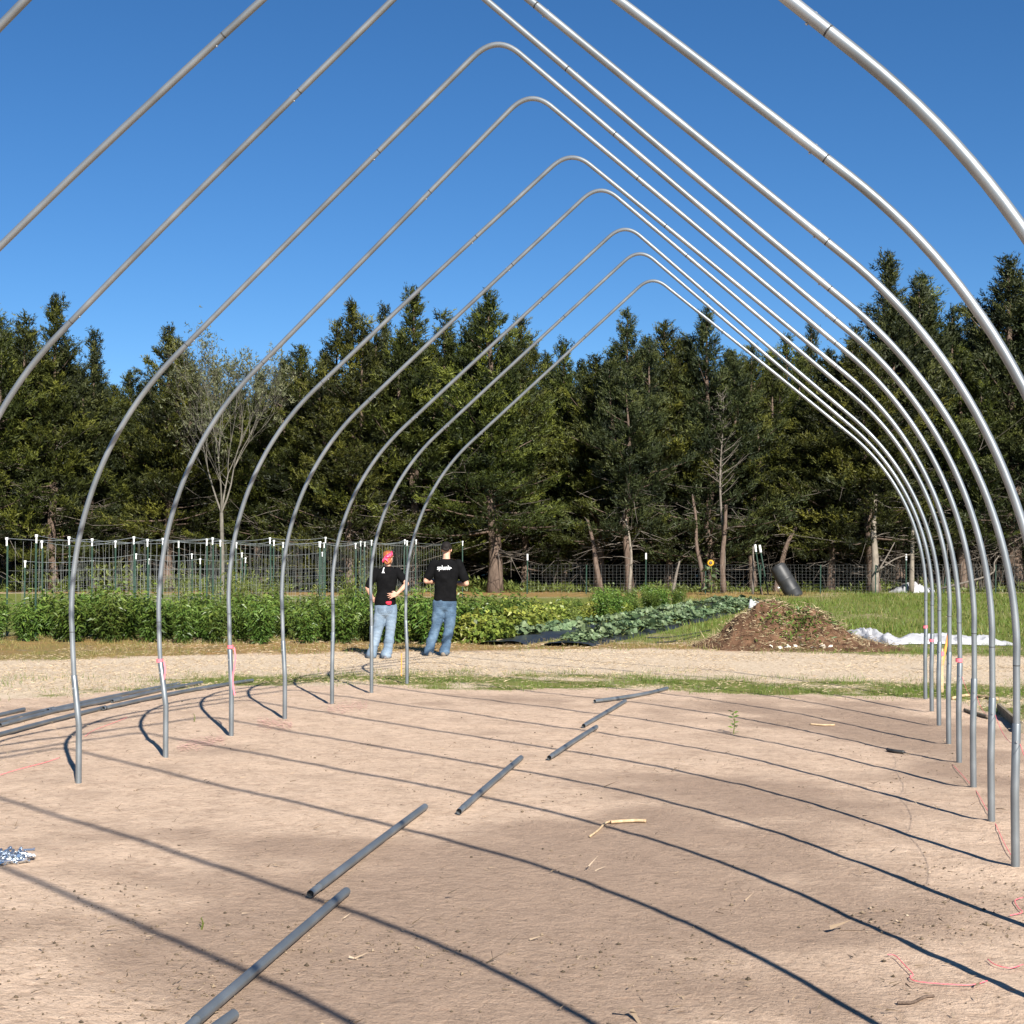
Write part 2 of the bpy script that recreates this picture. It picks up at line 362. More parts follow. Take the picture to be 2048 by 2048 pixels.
def make_hoop(k):
    Y = HY[k]; o = HOOP.get(k, (0,)*7)
    h = thing('greenhouse_hoop', (X0, Y, 0), 0, HL[k], 'hoop', 'galvanized hoops of the greenhouse frame')
    K = {}
    for s in (-1, 1):
        fx = LEFTDX.get(k, 0) if s < 0 else 0
        ja, ka = (o[1], o[2]) if s < 0 else (o[3], o[4])
        P = np.vstack([LEG, np.linspace(LEG[-1], (KX, KZ), 16)[1:]])
        Q = np.stack([s*P[:, 0]+quad(P[:, 1], ja, ka)+fx*(1-sstep(0, 1, P[:, 1])), np.zeros(len(P)), P[:, 1]+quad(P[:, 1], o[5], o[6])], -1)
        nl = len(LEG); bow = Q[:nl]; raft = Q[nl-1:]; jpt = raft[0]; kpt = raft[-1]; d = (raft[-1]-raft[-2])/np.linalg.norm(raft[-1]-raft[-2]); dj = (raft[1]-raft[0])/np.linalg.norm(raft[1]-raft[0])
        g0 = float(gz(X0+Q[0, 0], Y))
        b = MB(); b.tube([Q[0]+[0, 0, g0-.25], Q[0]+[0, 0, SLV*.5], [np.interp(SLV, P[:, 1], Q[:, 0]), 0, SLV-.003], [np.interp(SLV, P[:, 1], Q[:, 0]), 0, SLV], [np.interp(SLV, P[:, 1], Q[:, 0]), 0, SLV+.0005]], [.0215, .0215, .0215, .0205, .018], 16, cap=False)
        po = b.build('ground_post', M['galv_post'], h, True)
        # leg bow and rafter; each joint has a swaged end and a dark seam
        zc = .86 if abs(s) else 0
        lo = bow[(bow[:, 2] <= .9)&(bow[:, 2] > SLV-.08)]; hi = bow[bow[:, 2] > .9]
        b = MB(); b.tube(np.vstack([lo, hi[:1]]), .0178, 16, cap=False); b.build('lower_pipe', M['galv'], h, True)
        b = MB(); b.tube(hi, .0185, 16, cap=False); b.build('leg_bow', M['galv'], h, True)
        b = MB(); rr = raft.copy(); rr[0] += dj*.003; rr[-1] -= d*.003; b.tube(rr, .0185, 16, cap=False); b.build('rafter_pipe', M['galv'], h, True)
        for q, dd in ((jpt, dj), (kpt, d), (hi[0], np.array([0, 0, 1.]))):
            b = MB(); b.tube([q-dd*.0025, q+dd*.0025], .0187, 16); b.build('joint_seam', M['dark_joint_bore'], h, True)
        for q, dd in ((jpt, dj), (kpt, d)):
            c = q+dd*(.06 if q is jpt else -.06); nrm = np.cross(dd, [0, 1, 0]); nrm = nrm if nrm[2] < 0 else -nrm
            b = MB(); b.tube([c-nrm*.0195, c+nrm*.0235], .0045, 6)
            b.build('bolt', M['bolt'], h)
        c = np.array([np.interp(SLV-.09, P[:, 1], Q[:, 0]), 0, SLV-.09])
        b = MB(); b.tube([c+[0, -.028, 0], c+[0, .027, 0]], .007, 6)
        b.build('bolt', M['bolt'], h)
        K[s] = (kpt, d)
    # peak piece: two straight arms joined by a small bend
    (kl, dl), (kr, dr) = K[-1], K[1]
    A2 = np.array([[dl[0], -dr[0]], [dl[2], -dr[2]]]); st = np.linalg.solve(A2, (kr-kl)[[0, 2]])
    apex = kl+dl*st[0]; back = .215; n = 12
    pts = [kl+dl*.004, kl+dl*.12, kl+dl*.3]
    p0 = apex-dl*back; p2 = apex-dr*back
    for i in range(n+1):
        t = i/n; pts.append((1-t)**2*p0+2*t*(1-t)*apex+t*t*p2)
    pts.append(kr+dr*.004)
    b = MB(); b.tube(pts, .0185, 16, cap=False); b.build('peak_pipe', M['galv'], h, True)
    return h
for k in HY: make_hoop(k)

# ---------------------------------------------------------------- loose pipes on the ground
def pipe(a, b, r, label, bend=0., lift=0., group='loose steel pipes on the dirt', n=12):
    (x0, y0), (x1, y1) = a, b
    L = math.hypot(x1-x0, y1-y0); ang = math.atan2(y1-y0, x1-x0)
    z0 = float(gz(x0, y0))+r+lift; z1 = float(gz(x1, y1))+r+lift
    zm = max(z0+z1, 2*float(gz((x0+x1)/2, (y0+y1)/2)+r+lift))/2
    t = thing('loose_pipe', (x0, y0, z0), ang, label, 'pipe', group)
    P = [(L*q, bend*math.sin(PI*q), (z1-z0)*q+(zm-(z0+z1)/2)*4*q*(1-q)+.004) for q in np.linspace(0, 1, n)]
    P = np.array(P); sw = .13                              # swaged narrower end, open; dark discs stand in for the shade inside
    m = MB(); k = P[:, 0] > sw
    body = np.vstack([P[0]+(P[1]-P[0])*sw/(P[1, 0]+1e-9), P[k]]); m.tube(body, r, 16, cap=False)
    m.build('pipe_body', M['galv_dull'], t, True)
    e = body[-1]; dd = (body[-1]-body[-2])/np.linalg.norm(body[-1]-body[-2])
    m = MB(); m.tube([P[0], body[0]-[.004, 0, 0], body[0]+[.008, 0, 0]], [r*.86, r*.86, r*1.01], 16, cap=False)
    m.build('swaged_end', M['galv'], t, True)
    m = MB(); m.tube([P[0]+[.03, 0, 0], P[0]+[.05, 0, 0]], r*.84, 16); m.build('dark_plug', M['dark_joint_bore'], t)
    m = MB(); m.tube([e-dd*.05, e-dd*.07], r*.96, 16); m.build('dark_plug', M['dark_joint_bore'], t)
    return t
R0 = .0205
pipe((-2.14, 2.45), (-2.10, 4.51), R0, 'steel pipe end poking in at the bottom edge of the dirt')
pipe((-2.19, 4.29), (-2.32, 6.21), R0, 'longest looking dark steel pipe lying on the dirt near the bottom edge')
pipe((-2.47, 6.13), (-2.59, 8.32), R0, 'dark steel pipe on the dirt, second in the broken line from the bottom edge')
pipe((-2.35, 8.25), (-2.5, 10.54), R0, 'steel pipe lying in the middle of the dirt with a gap either side of it')
pipe((-2.29, 10.6), (-2.29, 12.67), R0, 'steel pipe on the dirt, third from the far end of the broken line')
pipe((-2.42, 12.72), (-2.38, 14.92), R0, 'steel pipe on the dirt, second from the far end of the broken line')
pipe((-2.7, 14.83), (-2.13, 16.51), R0, 'bent steel pipe farthest along the broken line, beside the grass strip', -.09)
for q, (a, b, bd, lab) in enumerate([
        ((-7.62, 11.33), (-7.72, 12.45), 0., 'short dark pipe in front of the pile behind the leftmost post'),
        ((-7.72, 12.2), (-7.70, 13.65), .0, 'steel pipe of the side pile with its open end showing left of the second post'),
        ((-7.66, 13.4), (-7.66, 15.5), 0., 'steel pipe at the far end of the pile, reaching towards the grass strip'),
        ((-7.50, 9.6), (-7.86, 12.6), .05, 'long steel pipe along the back of the pile at the left edge'),
        ((-7.80, 12.4), (-7.86, 15.3), .03, 'long steel pipe at the back of the pile behind the second post'),
        ((-7.15, 10.1), (-7.40, 12.8), .03, 'long steel pipe lying apart in front of the pile at the left edge'),
        ((-7.36, 12.7), (-7.22, 16.0), .04, 'long steel pipe lying apart on the side nearest the posts, going to the grass'),
        ((-8.03, 11.2), (-8.1, 12.45), 0., 'short thin pipe lying behind the pile at the left edge')]):
    pipe(a, b, R0, lab, bd, group='steel pipes in the pile at the left')

# ---------------------------------------------------------------- foliage helpers
def rand_unit(n, r=rng):
    v = r.normal(size=(n, 3)); return v/np.linalg.norm(v, axis=1)[:, None]
def norm(v): return v/(np.linalg.norm(v, axis=-1, keepdims=True)+1e-9)
def sprays(mb, C, D, L, Wd, shade, r, k=4, spread=.5, jit=.10):
    """feathery sprays: at each centre C with direction D, k narrow triangles fanning out"""
    n = len(C); C = np.repeat(C, k, 0); D = np.repeat(D, k, 0); L = np.repeat(L, k); Wd = np.repeat(Wd, k); sh = np.repeat(shade, k)
    d = norm(D+spread*r.normal(size=(n*k, 3))); s = norm(np.cross(d, rand_unit(n*k, r)))
    C = C+r.normal(size=C.shape)*L[:, None]*.22
    a = C-s*Wd[:, None]*.5; b = C+s*Wd[:, None]*.5; t = C+d*(L*r.uniform(.6, 1.25, n*k))[:, None]
    V = np.stack([a, b, t], 1).reshape(-1, 3); i = np.arange(n*k)*3
    mb.add(V, np.stack([i, i+1, i+2, i+2], -1), np.repeat(np.clip(sh+r.normal(size=n*k)*jit, 0, 1), 3))
def leaves(mb, C, D, L, Wd, shade, r, droop=.3):
    """kite shaped leaves folded along the midrib: two triangles each"""
    n = len(C); d = norm(D); up = np.tile([0, 0, 1.], (n, 1)); s = norm(np.cross(d, up+.5*r.normal(size=(n, 3))))
    nn = np.cross(s, d); nn *= np.sign(nn[:, 2:3]+1e-9)
    m = C+d*L[:, None]*.45+nn*L[:, None]*.06; tip = C+d*L[:, None]-up*(L*droop)[:, None]
    a = m+s*Wd[:, None]*.5-nn*L[:, None]*.08; b = m-s*Wd[:, None]*.5-nn*L[:, None]*.08
    V = np.stack([C, a, tip, b], 1).reshape(-1, 3); i = np.arange(n)*4
    f = np.vstack([np.stack([i, i+1, i+2, i+2], -1), np.stack([i, i+2, i+3, i+3], -1)])
    mb.add(V, f, np.repeat(np.clip(shade, 0, 1), 4))

def cedar(seed, H=12., R=3., bare=2., lead=2, dens=1., droop=0., point=1.0, open_=0., tr=.15):
    """returns (trunk mesh, crown mesh); unit metres, base at the origin"""
    r = np.random.default_rng(seed); tb = MB(); cb = MB()
    leaders = [(np.array([0, 0]), 0., H, 1.)]
    for i in range(lead+1):
        a = r.uniform(0, 2*PI); q = r.uniform(.25, .62)*R*.62
        leaders.append((np.array([math.cos(a), math.sin(a)])*q, r.uniform(.3, .5)*H, H*r.uniform(.72, .94), .58))
    def axis_at(ld, z):
        off, z0, z1, _ = ld; t = np.clip((z-z0)/(max(z1-z0, .1)), 0, 1)
        w = .18*math.sin(z*.9+seed)*min(1, z/3)*(1-z/H)
        return np.array([off[0]*min(1, t*2.5)+w, off[1]*min(1, t*2.5)+w*.6, z])
    zs = np.linspace(-.3, H*.97, 16); rt = tr*(1-np.clip(zs, 0, H)/H)**.8+.012; rt[0] *= 1.35; rt[1] *= 1.1
    tb.tube([axis_at(leaders[0], z) for z in zs], rt, 9)
    for ld in leaders[1:]:
        zz = np.linspace(ld[1]*.75, ld[2]*.97, 7); tb.tube([axis_at(ld, z) for z in zz], .11*(1-np.linspace(0, 1, 7))+.012, 6)
    C = []; D = []; LL = []; SH = []
    for li, ld in enumerate(leaders):
        z0 = bare if li == 0 else max(ld[1], bare); z1 = ld[2]
        nb = int((112 if li == 0 else 48)*dens)
        for i in range(nb):
            t = ((i+r.uniform())/nb)**1.12; z = z0+(z1-z0)*t*.985
            prof = (min(1, (t+.16)/.34))**.7*(1-t)**(1.06*point)*(1+.28*math.sin(t*19+seed))+.025
            L = R*ld[3]*prof*r.uniform(.62, 1.12)*(1+.25*math.sin(z*1.7+seed+3*r.uniform()))
            if r.uniform() < open_: continue
            az = i*2.399+r.uniform(-.5, .5); el = math.radians(-8+58*t**.8+r.uniform(-14, 14))-droop
            p0 = axis_at(ld, z); n = 5; u = np.linspace(0, 1, n)
            hd = np.array([math.cos(az), math.sin(az), 0])
            P = p0[None]+np.outer(u*L*math.cos(el), hd); P[:, 2] += u*L*math.sin(el)+.22*L*u**2-.05*L*u
            if L > .5 and i % 2 == 0: tb.tube(P, (.035*(1-u)+.006)*(.4+L/R), 4, cap=False, m=0)
            m = int(3+L*7)
            uu = r.uniform(.12, 1.05, m)**.75
            pos = np.stack([np.interp(uu, u, P[:, q]) for q in range(3)], 1)
            sd = np.cross(hd, [0, 0, 1]); wv = (r.uniform(-1, 1, m)*.34*L*(1.1-uu)+r.normal(size=m)*.09)
            pos = pos+np.outer(wv, sd)+r.normal(size=(m, 3))*.07
            dd = hd[None]*.8+np.outer(np.sign(wv)*.5, sd)+np.array([0, 0, .45+.7*t])
            q = 6; st = np.linspace(-.3, 1, q); dn = norm(dd+[0, 0, .25]+r.normal(size=dd.shape)*.26); PLn = .42*(1-.35*t)*r.uniform(.6, 1.3, m)
            CC = pos[:, None]+dn[:, None]*(st[None]*PLn[:, None])[..., None]+r.normal(size=(m, q, 3))*[.035, .035, .025]
            C.append(CC.reshape(-1, 3)); D.append(np.repeat(dn, q, 0))
            LL.append((.17*(1.15-.55*st)[None]*np.ones((m, 1))).ravel()); SH.append((np.clip(.27+.36*(uu-.4)+.12*r.normal(size=m)*.6+r.normal()*.17, 0, 1)[:, None]+.16*st[None]).ravel())  # tone paints sunlit spray tips and a shaded crown interior
    # spiky tip
    for ld in leaders:
        zt = np.linspace(ld[2]*.9, ld[2], 22); c = np.array([axis_at(ld, z) for z in zt]); C.append(c+r.normal(size=c.shape)*.03)
        D.append(np.tile([0, 0, 1.2], (22, 1))+r.normal(size=(22, 3))*.5); LL.append(np.linspace(.26, .16, 22)); SH.append(np.full(22, .4))
    C = np.vstack(C); D = np.vstack(D); LL = np.concatenate(LL); SH = np.concatenate(SH)
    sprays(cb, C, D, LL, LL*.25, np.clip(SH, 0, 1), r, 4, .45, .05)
    # dead twigs below and inside the crown
    for i in range(30):
        z = r.uniform(.25*bare+.5, bare+.28*(H-bare)); az = r.uniform(0, 2*PI); L = r.uniform(.7, 2.3)*R/3
        p = axis_at(leaders[0], z); d = np.array([math.cos(az), math.sin(az), r.uniform(-.35, .35)]); u = np.linspace(0, 1, 4)
        P = p+np.outer(u*L, d)+np.outer(u**2*L*.2, [0, 0, r.uniform(-1, 1)])
        tb.tube(P, .015*(1-u)+.005, 4, cap=False, m=1)
        for k in range(2):
            q = P[r.integers(1, 4)]; d2 = d+rand_unit(1, r)[0]*.9; tb.tube([q, q+d2*L*.22, q+d2*L*.4+[0, 0, .05]], [.011, .008, .005], 3, cap=False, m=1)
    return tb.data('trunk_mesh', [M['bark'], M['deadwood']], True), cb
VAR = []
for i, kw in enumerate([dict(H=12, R=3.4, bare=1.1, lead=3), dict(H=12, R=3.2, bare=.8, lead=3, point=1.1), dict(H=12, R=3.5, bare=2.3, lead=3, point=.9, tr=.24),
                        dict(H=12, R=2.5, bare=.9, lead=2, point=1.1), dict(H=12, R=3.1, bare=2.3, lead=3, open_=.15, dens=.95), dict(H=12, R=3.5, bare=1.8, lead=4, point=.95)]):
    tm, cb = cedar(100+i*7, **kw)
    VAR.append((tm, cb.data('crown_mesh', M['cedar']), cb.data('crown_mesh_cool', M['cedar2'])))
def plant_tree(v, u, D, topv, label, wide=1., cool=False, utop=None, cat='tree', group='cedars along the wood edge', rz=None):
    x, y = px(u, D=D); z = float(gz(x, y)); Ht = hz(topv, D)-z; k = Ht/12.
    t = thing('cedar_tree', (x, y, z), 0, label, cat, group)
    rz = random.uniform(0, 6.28) if rz is None else rz
    w = 1.1*wide*(.35+.65*k)
    lean = 0 if utop is None else math.atan2((utop-u)/F*D, Ht)
    tm, c0, c1 = VAR[v]
    Mx = Matrix.Rotation(lean, 4, AWAY) @ Matrix.Rotation(rz, 4, 'Z')
    for nm, me in (('trunk', tm), ('crown', c1 if cool else c0)):
        o = link(nm, me, t); o.matrix_local = Mx @ Matrix.Diagonal((w, w, k, 1))
    return t
FRONT = [  # variant, column, distance, top row, width, cool, label, top column
 (2, -35, 60, 585, 1.1, 0, 'spiry green cedar cut by the left edge of the photo'),
 (1, 60, 64, 655, 1.0, 0, 'lower cedar shoulder between the left edge and the twin pointed cedar', ),
 (0, 108, 61, 592, 1.12, 0, 'tall cedar with a cluster of pointed tips near the left edge'),
 (3, 186, 62, 662, 1.05, 1, 'slim cedar with a loose pointed top left of the dip in the tree line'),
 (5, 258, 63, 742, 1.0, 0, 'low round cedar in the dip of the tree line at the left'),
 (2, 336, 62, 655, 1.05, 0, 'cedar just left of the thin half bare deciduous tree'),
 (1, 430, 65, 735, 1.1, 0, 'low cedar behind the thin half bare deciduous tree'),
 (0, 520, 63, 742, 1.05, 0, 'bushy cedar just right of the thin half bare tree'),
 (5, 600, 62, 690, 1.0, 0, 'cedar with a sloping left shoulder, left of the two tall central cedars'),
 (1, 703, 60, 600, 1.1, 0, 'tall feathery cedar above the pepper bed with long drooping sprays'),
 (3, 768, 65, 612, .9, 1, 'thin bluish cedar spire between two broader cedars above the woman'),
 (0, 826, 61, 575, 1.15, 0, 'tall broad cedar standing above the two people'),
 (5, 900, 65, 672, 1.0, 0, 'lower cedar filling the gap right of the cedar above the people'),
 (2, 990, 60, 583, 1.1, 0, 'tall spiry cedar with the thickest brown trunk, right of the man', 977),
 (1, 1050, 63, 632, 1.0, 0, 'cedar spire close right of the thick trunked cedar', 1042),
 (3, 1128, 64, 680, 1.0, 0, 'short pointed cedar where the farthest hoop meets the tree line'),
 (2, 1200, 62, 712, 1.05, 0, 'rounded cedar with a leaning bare trunk at the middle of the wood edge', 1190),
 (4, 1258, 59.5, 618, .95, 1, 'open airy cedar with upright tufts right of the photo centre', 1256),
 (5, 1338, 62, 642, 1.05, 0, 'dark cedar with a straight slim trunk left of the sunflower', 1330),
 (0, 1425, 61, 618, 1.1, 1, 'dark blunt topped cedar behind the dead herringbone snag', 1414),
 (4, 1505, 62, 690, 1.05, 0, 'thin brownish cedar with many dead twigs behind the leaning posts'),
 (1, 1575, 65, 668, 1.0, 0, 'cedar behind the dark barrel', ),
 (3, 1625, 66, 650, .85, 1, 'thin pale cedar standing high between the close packed hoops'),
 (5, 1660, 61, 700, 1.1, 0, 'lower cedar behind the close packed right legs of the far hoops'),
 (2, 1747, 60, 655, 1.05, 0, 'cedar with a pale straight bare trunk beside crossed fallen poles', 1715),
 (0, 1800, 62, 505, 1.2, 1, 'tall dark spire cedar, second tallest at the right', 1781),
 (1, 1862, 64, 545, 1.2, 1, 'dark double topped cedar right of the tall spire', 1850),
 (4, 1925, 61, 690, 1.1, 0, 'thin ragged cedar above the leafless thicket at the right'),
 (3, 1950, 66, 600, 1.3, 1, 'dark cedar between the tall spires at the far right'),
 (2, 2030, 62, 515, 1.2, 1, 'tall dark cedar cut by the right edge of the photo', 2020),
 (0, 2120, 62, 540, 1.2, 1, 'dark cedar just beyond the right edge of the photo')]
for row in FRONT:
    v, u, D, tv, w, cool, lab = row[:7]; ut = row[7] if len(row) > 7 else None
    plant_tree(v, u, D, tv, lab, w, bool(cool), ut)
DEEP = ['beyond the left edge of the photo', 'behind the spiry tree at the left edge', 'behind the tree with the cluster of tips', 'in the dip of the left tree line', 'left of the half bare deciduous tree', 'behind the half bare deciduous tree',
        'just right of the half bare deciduous tree', 'left of the two tall central cedars', 'behind the feathery tree with drooping sprays', 'behind the thin bluish spire', 'right behind the tree above the people', 'left of the thickest brown trunk',
        'behind the thickest brown trunk', 'behind the spire right of the thickest trunk', 'above the short trunk that leans left', 'left of the open airy cedar', 'right of the open airy cedar', 'behind the blunt topped tree and the snag',
        'behind the dead herringbone snag, right side', 'behind the leaning green posts', 'behind the dark barrel', 'behind the far legs of the hoops', 'left of the tall spire at the right', 'behind the tall spire at the right',
        'behind the ragged tree over the thicket', 'left of the tree at the right edge', 'beyond the right edge of the photo']
for i, (u, D, tv) in enumerate([(-60, 70, 700), (20, 71, 690), (150, 70, 735), (225, 72, 770), (300, 71, 760), (385, 70, 745), (480, 72, 780), (560, 70, 745), (650, 71, 700), (745, 70, 690), (860, 70, 690),
                                (945, 71, 690), (1015, 70, 690), (1095, 71, 710), (1165, 70, 722), (1230, 71, 690), (1300, 70, 680), (1375, 71, 680), (1460, 70, 700), (1540, 71, 705), (1610, 70, 705), (1700, 70, 700),
                                (1765, 71, 660), (1830, 70, 640), (1900, 71, 650), (1985, 70, 640), (2080, 71, 640)]):
    plant_tree([5, 2, 0][i % 3], u, D, tv, 'cedar deeper in the wood, mostly hidden '+DEEP[i], 1.25, i % 2 == 0, group='cedars of the second row in the wood')
# the wood that closes the view behind them: one mass nobody could count
r = np.random.default_rng(55); cb = MB(); tb = MB()
n = 26000
uu = r.uniform(-250, 2300, n); DD = r.uniform(79, 92, n); a = (uu-1024)/F
X = DD*(a*math.cos(YAW)-math.sin(YAW)); Y = DD*(a*math.sin(YAW)+math.cos(YAW))
Zt = 8.6+1.8*fbm(X*.25, Y*.1, 8, 3); Z = -.3+Zt*r.uniform(0, 1, n)
sprays(cb, np.stack([X, Y, Z], 1), np.tile([0, -.3, .5], (n, 1)), np.full(n, .85), np.full(n, .42), np.clip(.1+.3*fbm(X*.6, Z*.6, 4, 2), 0, 1), r, 4, .8)
tag(cb.build('woodland', M['cedar']), 'dark unbroken wood far behind the cedar rows', 'woodland', kind='stuff')

# ---------------------------------------------------------------- thin half bare deciduous tree, dead snag, leaning trunks
def branchy(tb, cb, p, d, L, r0, depth, r, up=.25, leaf=None, spread=.55, tips=None):
    n = 4; u = np.linspace(0, 1, n); bend = rand_unit(1, r)[0]*.16*L
    P = p+np.outer(u*L, d)+np.outer(u**2, bend)+np.outer(u**2*L*up*.25, [0, 0, 1])
    tb.tube(P, r0*(1-.42*u), 6 if r0 > .03 else 3, cap=False)
    e = P[-1]; d1 = norm(P[-1]-P[-2])
    if depth == 0:
        if tips is not None: tips.append((e, d1)); tips.append((P[2], d1))
        return
    for k in range(r.integers(2, 4)):
        dd = norm(d1+rand_unit(1, r)[0]*spread+np.array([0, 0, up]))
        branchy(tb, cb, e if k else P[-1], dd, L*r.uniform(.62, .86), r0*.56, depth-1, r, up, leaf, spread, tips)
    if r.uniform() < .6:
        dd = norm(d1+rand_unit(1, r)[0]*1.0); branchy(tb, cb, P[2], dd, L*.6, r0*.42, max(depth-2, 0), r, up, leaf, spread, tips)
M['greybark'] = m_noisy('grey_thin_bark', (.085, .075, .062), (.21, .19, .16), 7, .85, .2, .3, .01, stretch=(1, 1, .4))
M['palebark'] = m_noisy('pale_smooth_bark', (.12, .10, .078), (.30, .26, .21), 7, .85, .2, .4, .01, stretch=(1, 1, .4))
def bare_tree(u, D, H, r0, seed, label, name, leafy=0, up=.25, spread=.5, split=2.5, depth=5, fan=4, lean=0.):
    r = np.random.default_rng(seed); x, y = px(u, D=D); t = thing(name, (x, y, float(gz(x, y))), 0, label, 'tree')
    tb = MB(); cb = MB(); tips = []
    ax = np.array(RIGHT)*lean
    P = np.array([[0, 0, -.2], [.03, 0, split*.5], [-.04, .02, split]])+np.outer([0, .5, 1], ax)
    tb.tube(P, [r0*1.2, r0, r0*.9], 8, cap=False)
    for k in range(fan):
        a = 2*PI*k/fan+r.uniform(-.4, .4); d = norm(np.array([math.cos(a)*spread*1.2, math.sin(a)*spread*.8, 1.])+ax*.3)
        branchy(tb, cb, P[-1], d, (H-split)*.29, r0*.55, depth-1, r, up, None, spread, tips)
    tb.build('trunk', M['greybark'], t, True)
    if leafy:
        C = np.array([e for e, d in tips]); Dv = np.array([d for e, d in tips])
        sel = r.uniform(size=len(C)) < .45; C = np.repeat(C[sel], leafy, 0); Dv = np.repeat(Dv[sel], leafy, 0)
        C = C+r.normal(size=C.shape)*.14
        sprays(cb, C, Dv, np.full(len(C), .16), np.full(len(C), .05), np.clip(.55+.2*r.normal(size=len(C)), 0, 1), r, 3, .9)
        cb.build('crown', M['thinleaf'], t)
    return t
M['thinleaf'] = m_leaf('sparse_dusty_leaf', (.05, .06, .025), (.10, .11, .05), (.16, .16, .08), .2)
bare_tree(444, 57.5, 9.4, .085, 5, 'thin pale barked tree with sparse feathery leaves, standing before the left cedars', 'deciduous_tree', 1, .34, .42, 3.4, 7, 4)
def snag(u, D, z0, z1, label):
    x, y = px(u, D=D); t = thing('dead_tree', (x, y, float(gz(x, y))), 0, label, 'dead tree'); tb = MB(); r = np.random.default_rng(3)
    z = np.linspace(-.2, z1, 12); tb.tube(np.stack([.08*np.sin(z), 0*z, z], 1), .085*(1-z/z1*.9), 7, cap=False)
    for i in range(40):
        zz = z0+(z1-z0)*i/40; L = ((z1-zz)*.28+.25)*r.uniform(.45, 1.1); a = i*2.4+r.uniform(-.5, .5); d = np.array([math.cos(a)*1.0, math.sin(a)*.6, r.uniform(.3, .9)])
        tb.tube([[0, 0, zz], d*L*.5+[0, 0, zz], d*L+[0, 0, zz+.15]], [.018, .012, .005], 4, cap=False)
        for s in (-1, 1): tb.tube([d*L*.55+[0, 0, zz], d*L*.8+[.12*s, 0, zz+.1*s]], .006, 3, cap=False)
    tb.build('trunk', M['deadwood'], t, True)
snag(1444, 59.2, 4.2, 8.6, 'grey dead snag with herringbone twigs in front of the dark cedars')
def leaning_trunk(pts, r0, label, name='bare_trunk', mt='bark', twigs=5, cat='tree trunk', seed=1):
    r = np.random.default_rng(seed); (u0, v0, D0) = pts[0]; x0, y0 = px(u0, D=D0); z0 = float(gz(x0, y0))
    t = thing(name, (x0, y0, z0), 0, label, cat); P = []
    for (u, v, D) in pts:
        x, y = px(u, D=D); P.append([x-x0, y-y0, hz(v, D)-z0])
    P = np.array(P); P[0, 2] -= .15 if v0 > 1150 else 0
    Q = catmull(P, 4) if len(P) > 2 else P; m = MB(); m.tube(Q, .78*r0*(1-.55*np.linspace(0, 1, len(Q))), 8)
    m.build('trunk', M[mt], t, True)
    for i in range(twigs):
        q = Q[r.integers(len(Q)//3, len(Q))]; d = rand_unit(1, r)[0]; d[2] = abs(d[2])*.6; L = r.uniform(.4, 1.1)
        m = MB(); m.tube([q, q+d*L*.5, q+d*L+[0, 0, -.1]], [.02, .014, .006], 4); m.build('dead_branch', M['deadwood'], t, True)
    return t
leaning_trunk([(1203, 1178, 59), (1192, 1130, 59), (1186, 1085, 59.5), (1175, 1040, 60)], .17, 'short dark trunk leaning left in the middle of the wood edge', seed=2)
leaning_trunk([(1257, 1182, 58.4), (1262, 1130, 58.4), (1260, 1085, 58.6), (1250, 1030, 59)], .10, 'slender grey trunk left of the pair at the wood edge', mt='palebark', seed=3)
leaning_trunk([(1345, 1180, 58.5), (1352, 1150, 58.5), (1359, 1122, 58.5)], .10, 'broken off grey stump leaning right beside the slim cedar trunk', mt='deadwood', twigs=0, seed=4)
leaning_trunk([(1408, 1172, 58.3), (1402, 1135, 58.3), (1393, 1090, 58.6), (1392, 1040, 59), (1385, 990, 59.5)], .13, 'crooked trunk curving up to the left beside the sunflower', seed=5)
leaning_trunk([(1447, 1178, 58.6), (1444, 1120, 58.6), (1450, 1060, 58.8), (1452, 1010, 59)], .17, 'shaggy barked trunk right of the sunflower', seed=6)
leaning_trunk([(1505, 1183, 57.5), (1506, 1130, 57.5), (1506, 1092, 57.5)], .07, 'thin dead post like trunk left of the leaning metal posts', mt='deadwood', twigs=1, seed=7)
leaning_trunk([(1550, 1180, 60), (1562, 1130, 60), (1574, 1088, 60), (1592, 1055, 60.2)], .19, 'dead trunk leaning right behind the dark barrel', mt='bark', twigs=4, seed=8)
leaning_trunk([(1748, 1180, 58.5), (1750, 1120, 58.5), (1747, 1060, 58.8), (1752, 990, 59.3)], .23, 'pale straight trunk at the edge of the right hand grass', mt='palebark', twigs=5, seed=9)
leaning_trunk([(1822, 1176, 59.2), (1824, 1110, 59.2), (1826, 1040, 59.4)], .15, 'pale trunk behind the close packed hoop legs', mt='palebark', twigs=3, seed=10)
leaning_trunk([(1757, 1140, 58.2), (1790, 1118, 58.2), (1822, 1108, 58.2)], .05, 'fallen grey pole rising to the right from the pale trunk', 'fallen_pole', 'deadwood', 0, 'fallen pole', 11)
leaning_trunk([(1760, 1120, 58.0), (1790, 1133, 58.0)], .045, 'short fallen pole crossing another beside the pale trunk', 'fallen_pole', 'deadwood', 0, 'fallen pole', 12)
leaning_trunk([(1756, 1142, 57.8), (1775, 1110, 57.8), (1789, 1085, 57.8)], .05, 'thin fallen pole standing steepest beside the pale trunk', 'fallen_pole', 'deadwood', 0, 'fallen pole', 13)
leaning_trunk([(1880, 1170, 57.8), (1978, 1150, 57.6), (1988, 1125, 57.6), (1997, 1112, 57.6)], .06, 'broken grey branch standing in the thicket near the right edge', 'fallen_pole', 'deadwood', 2, 'fallen pole', 14)
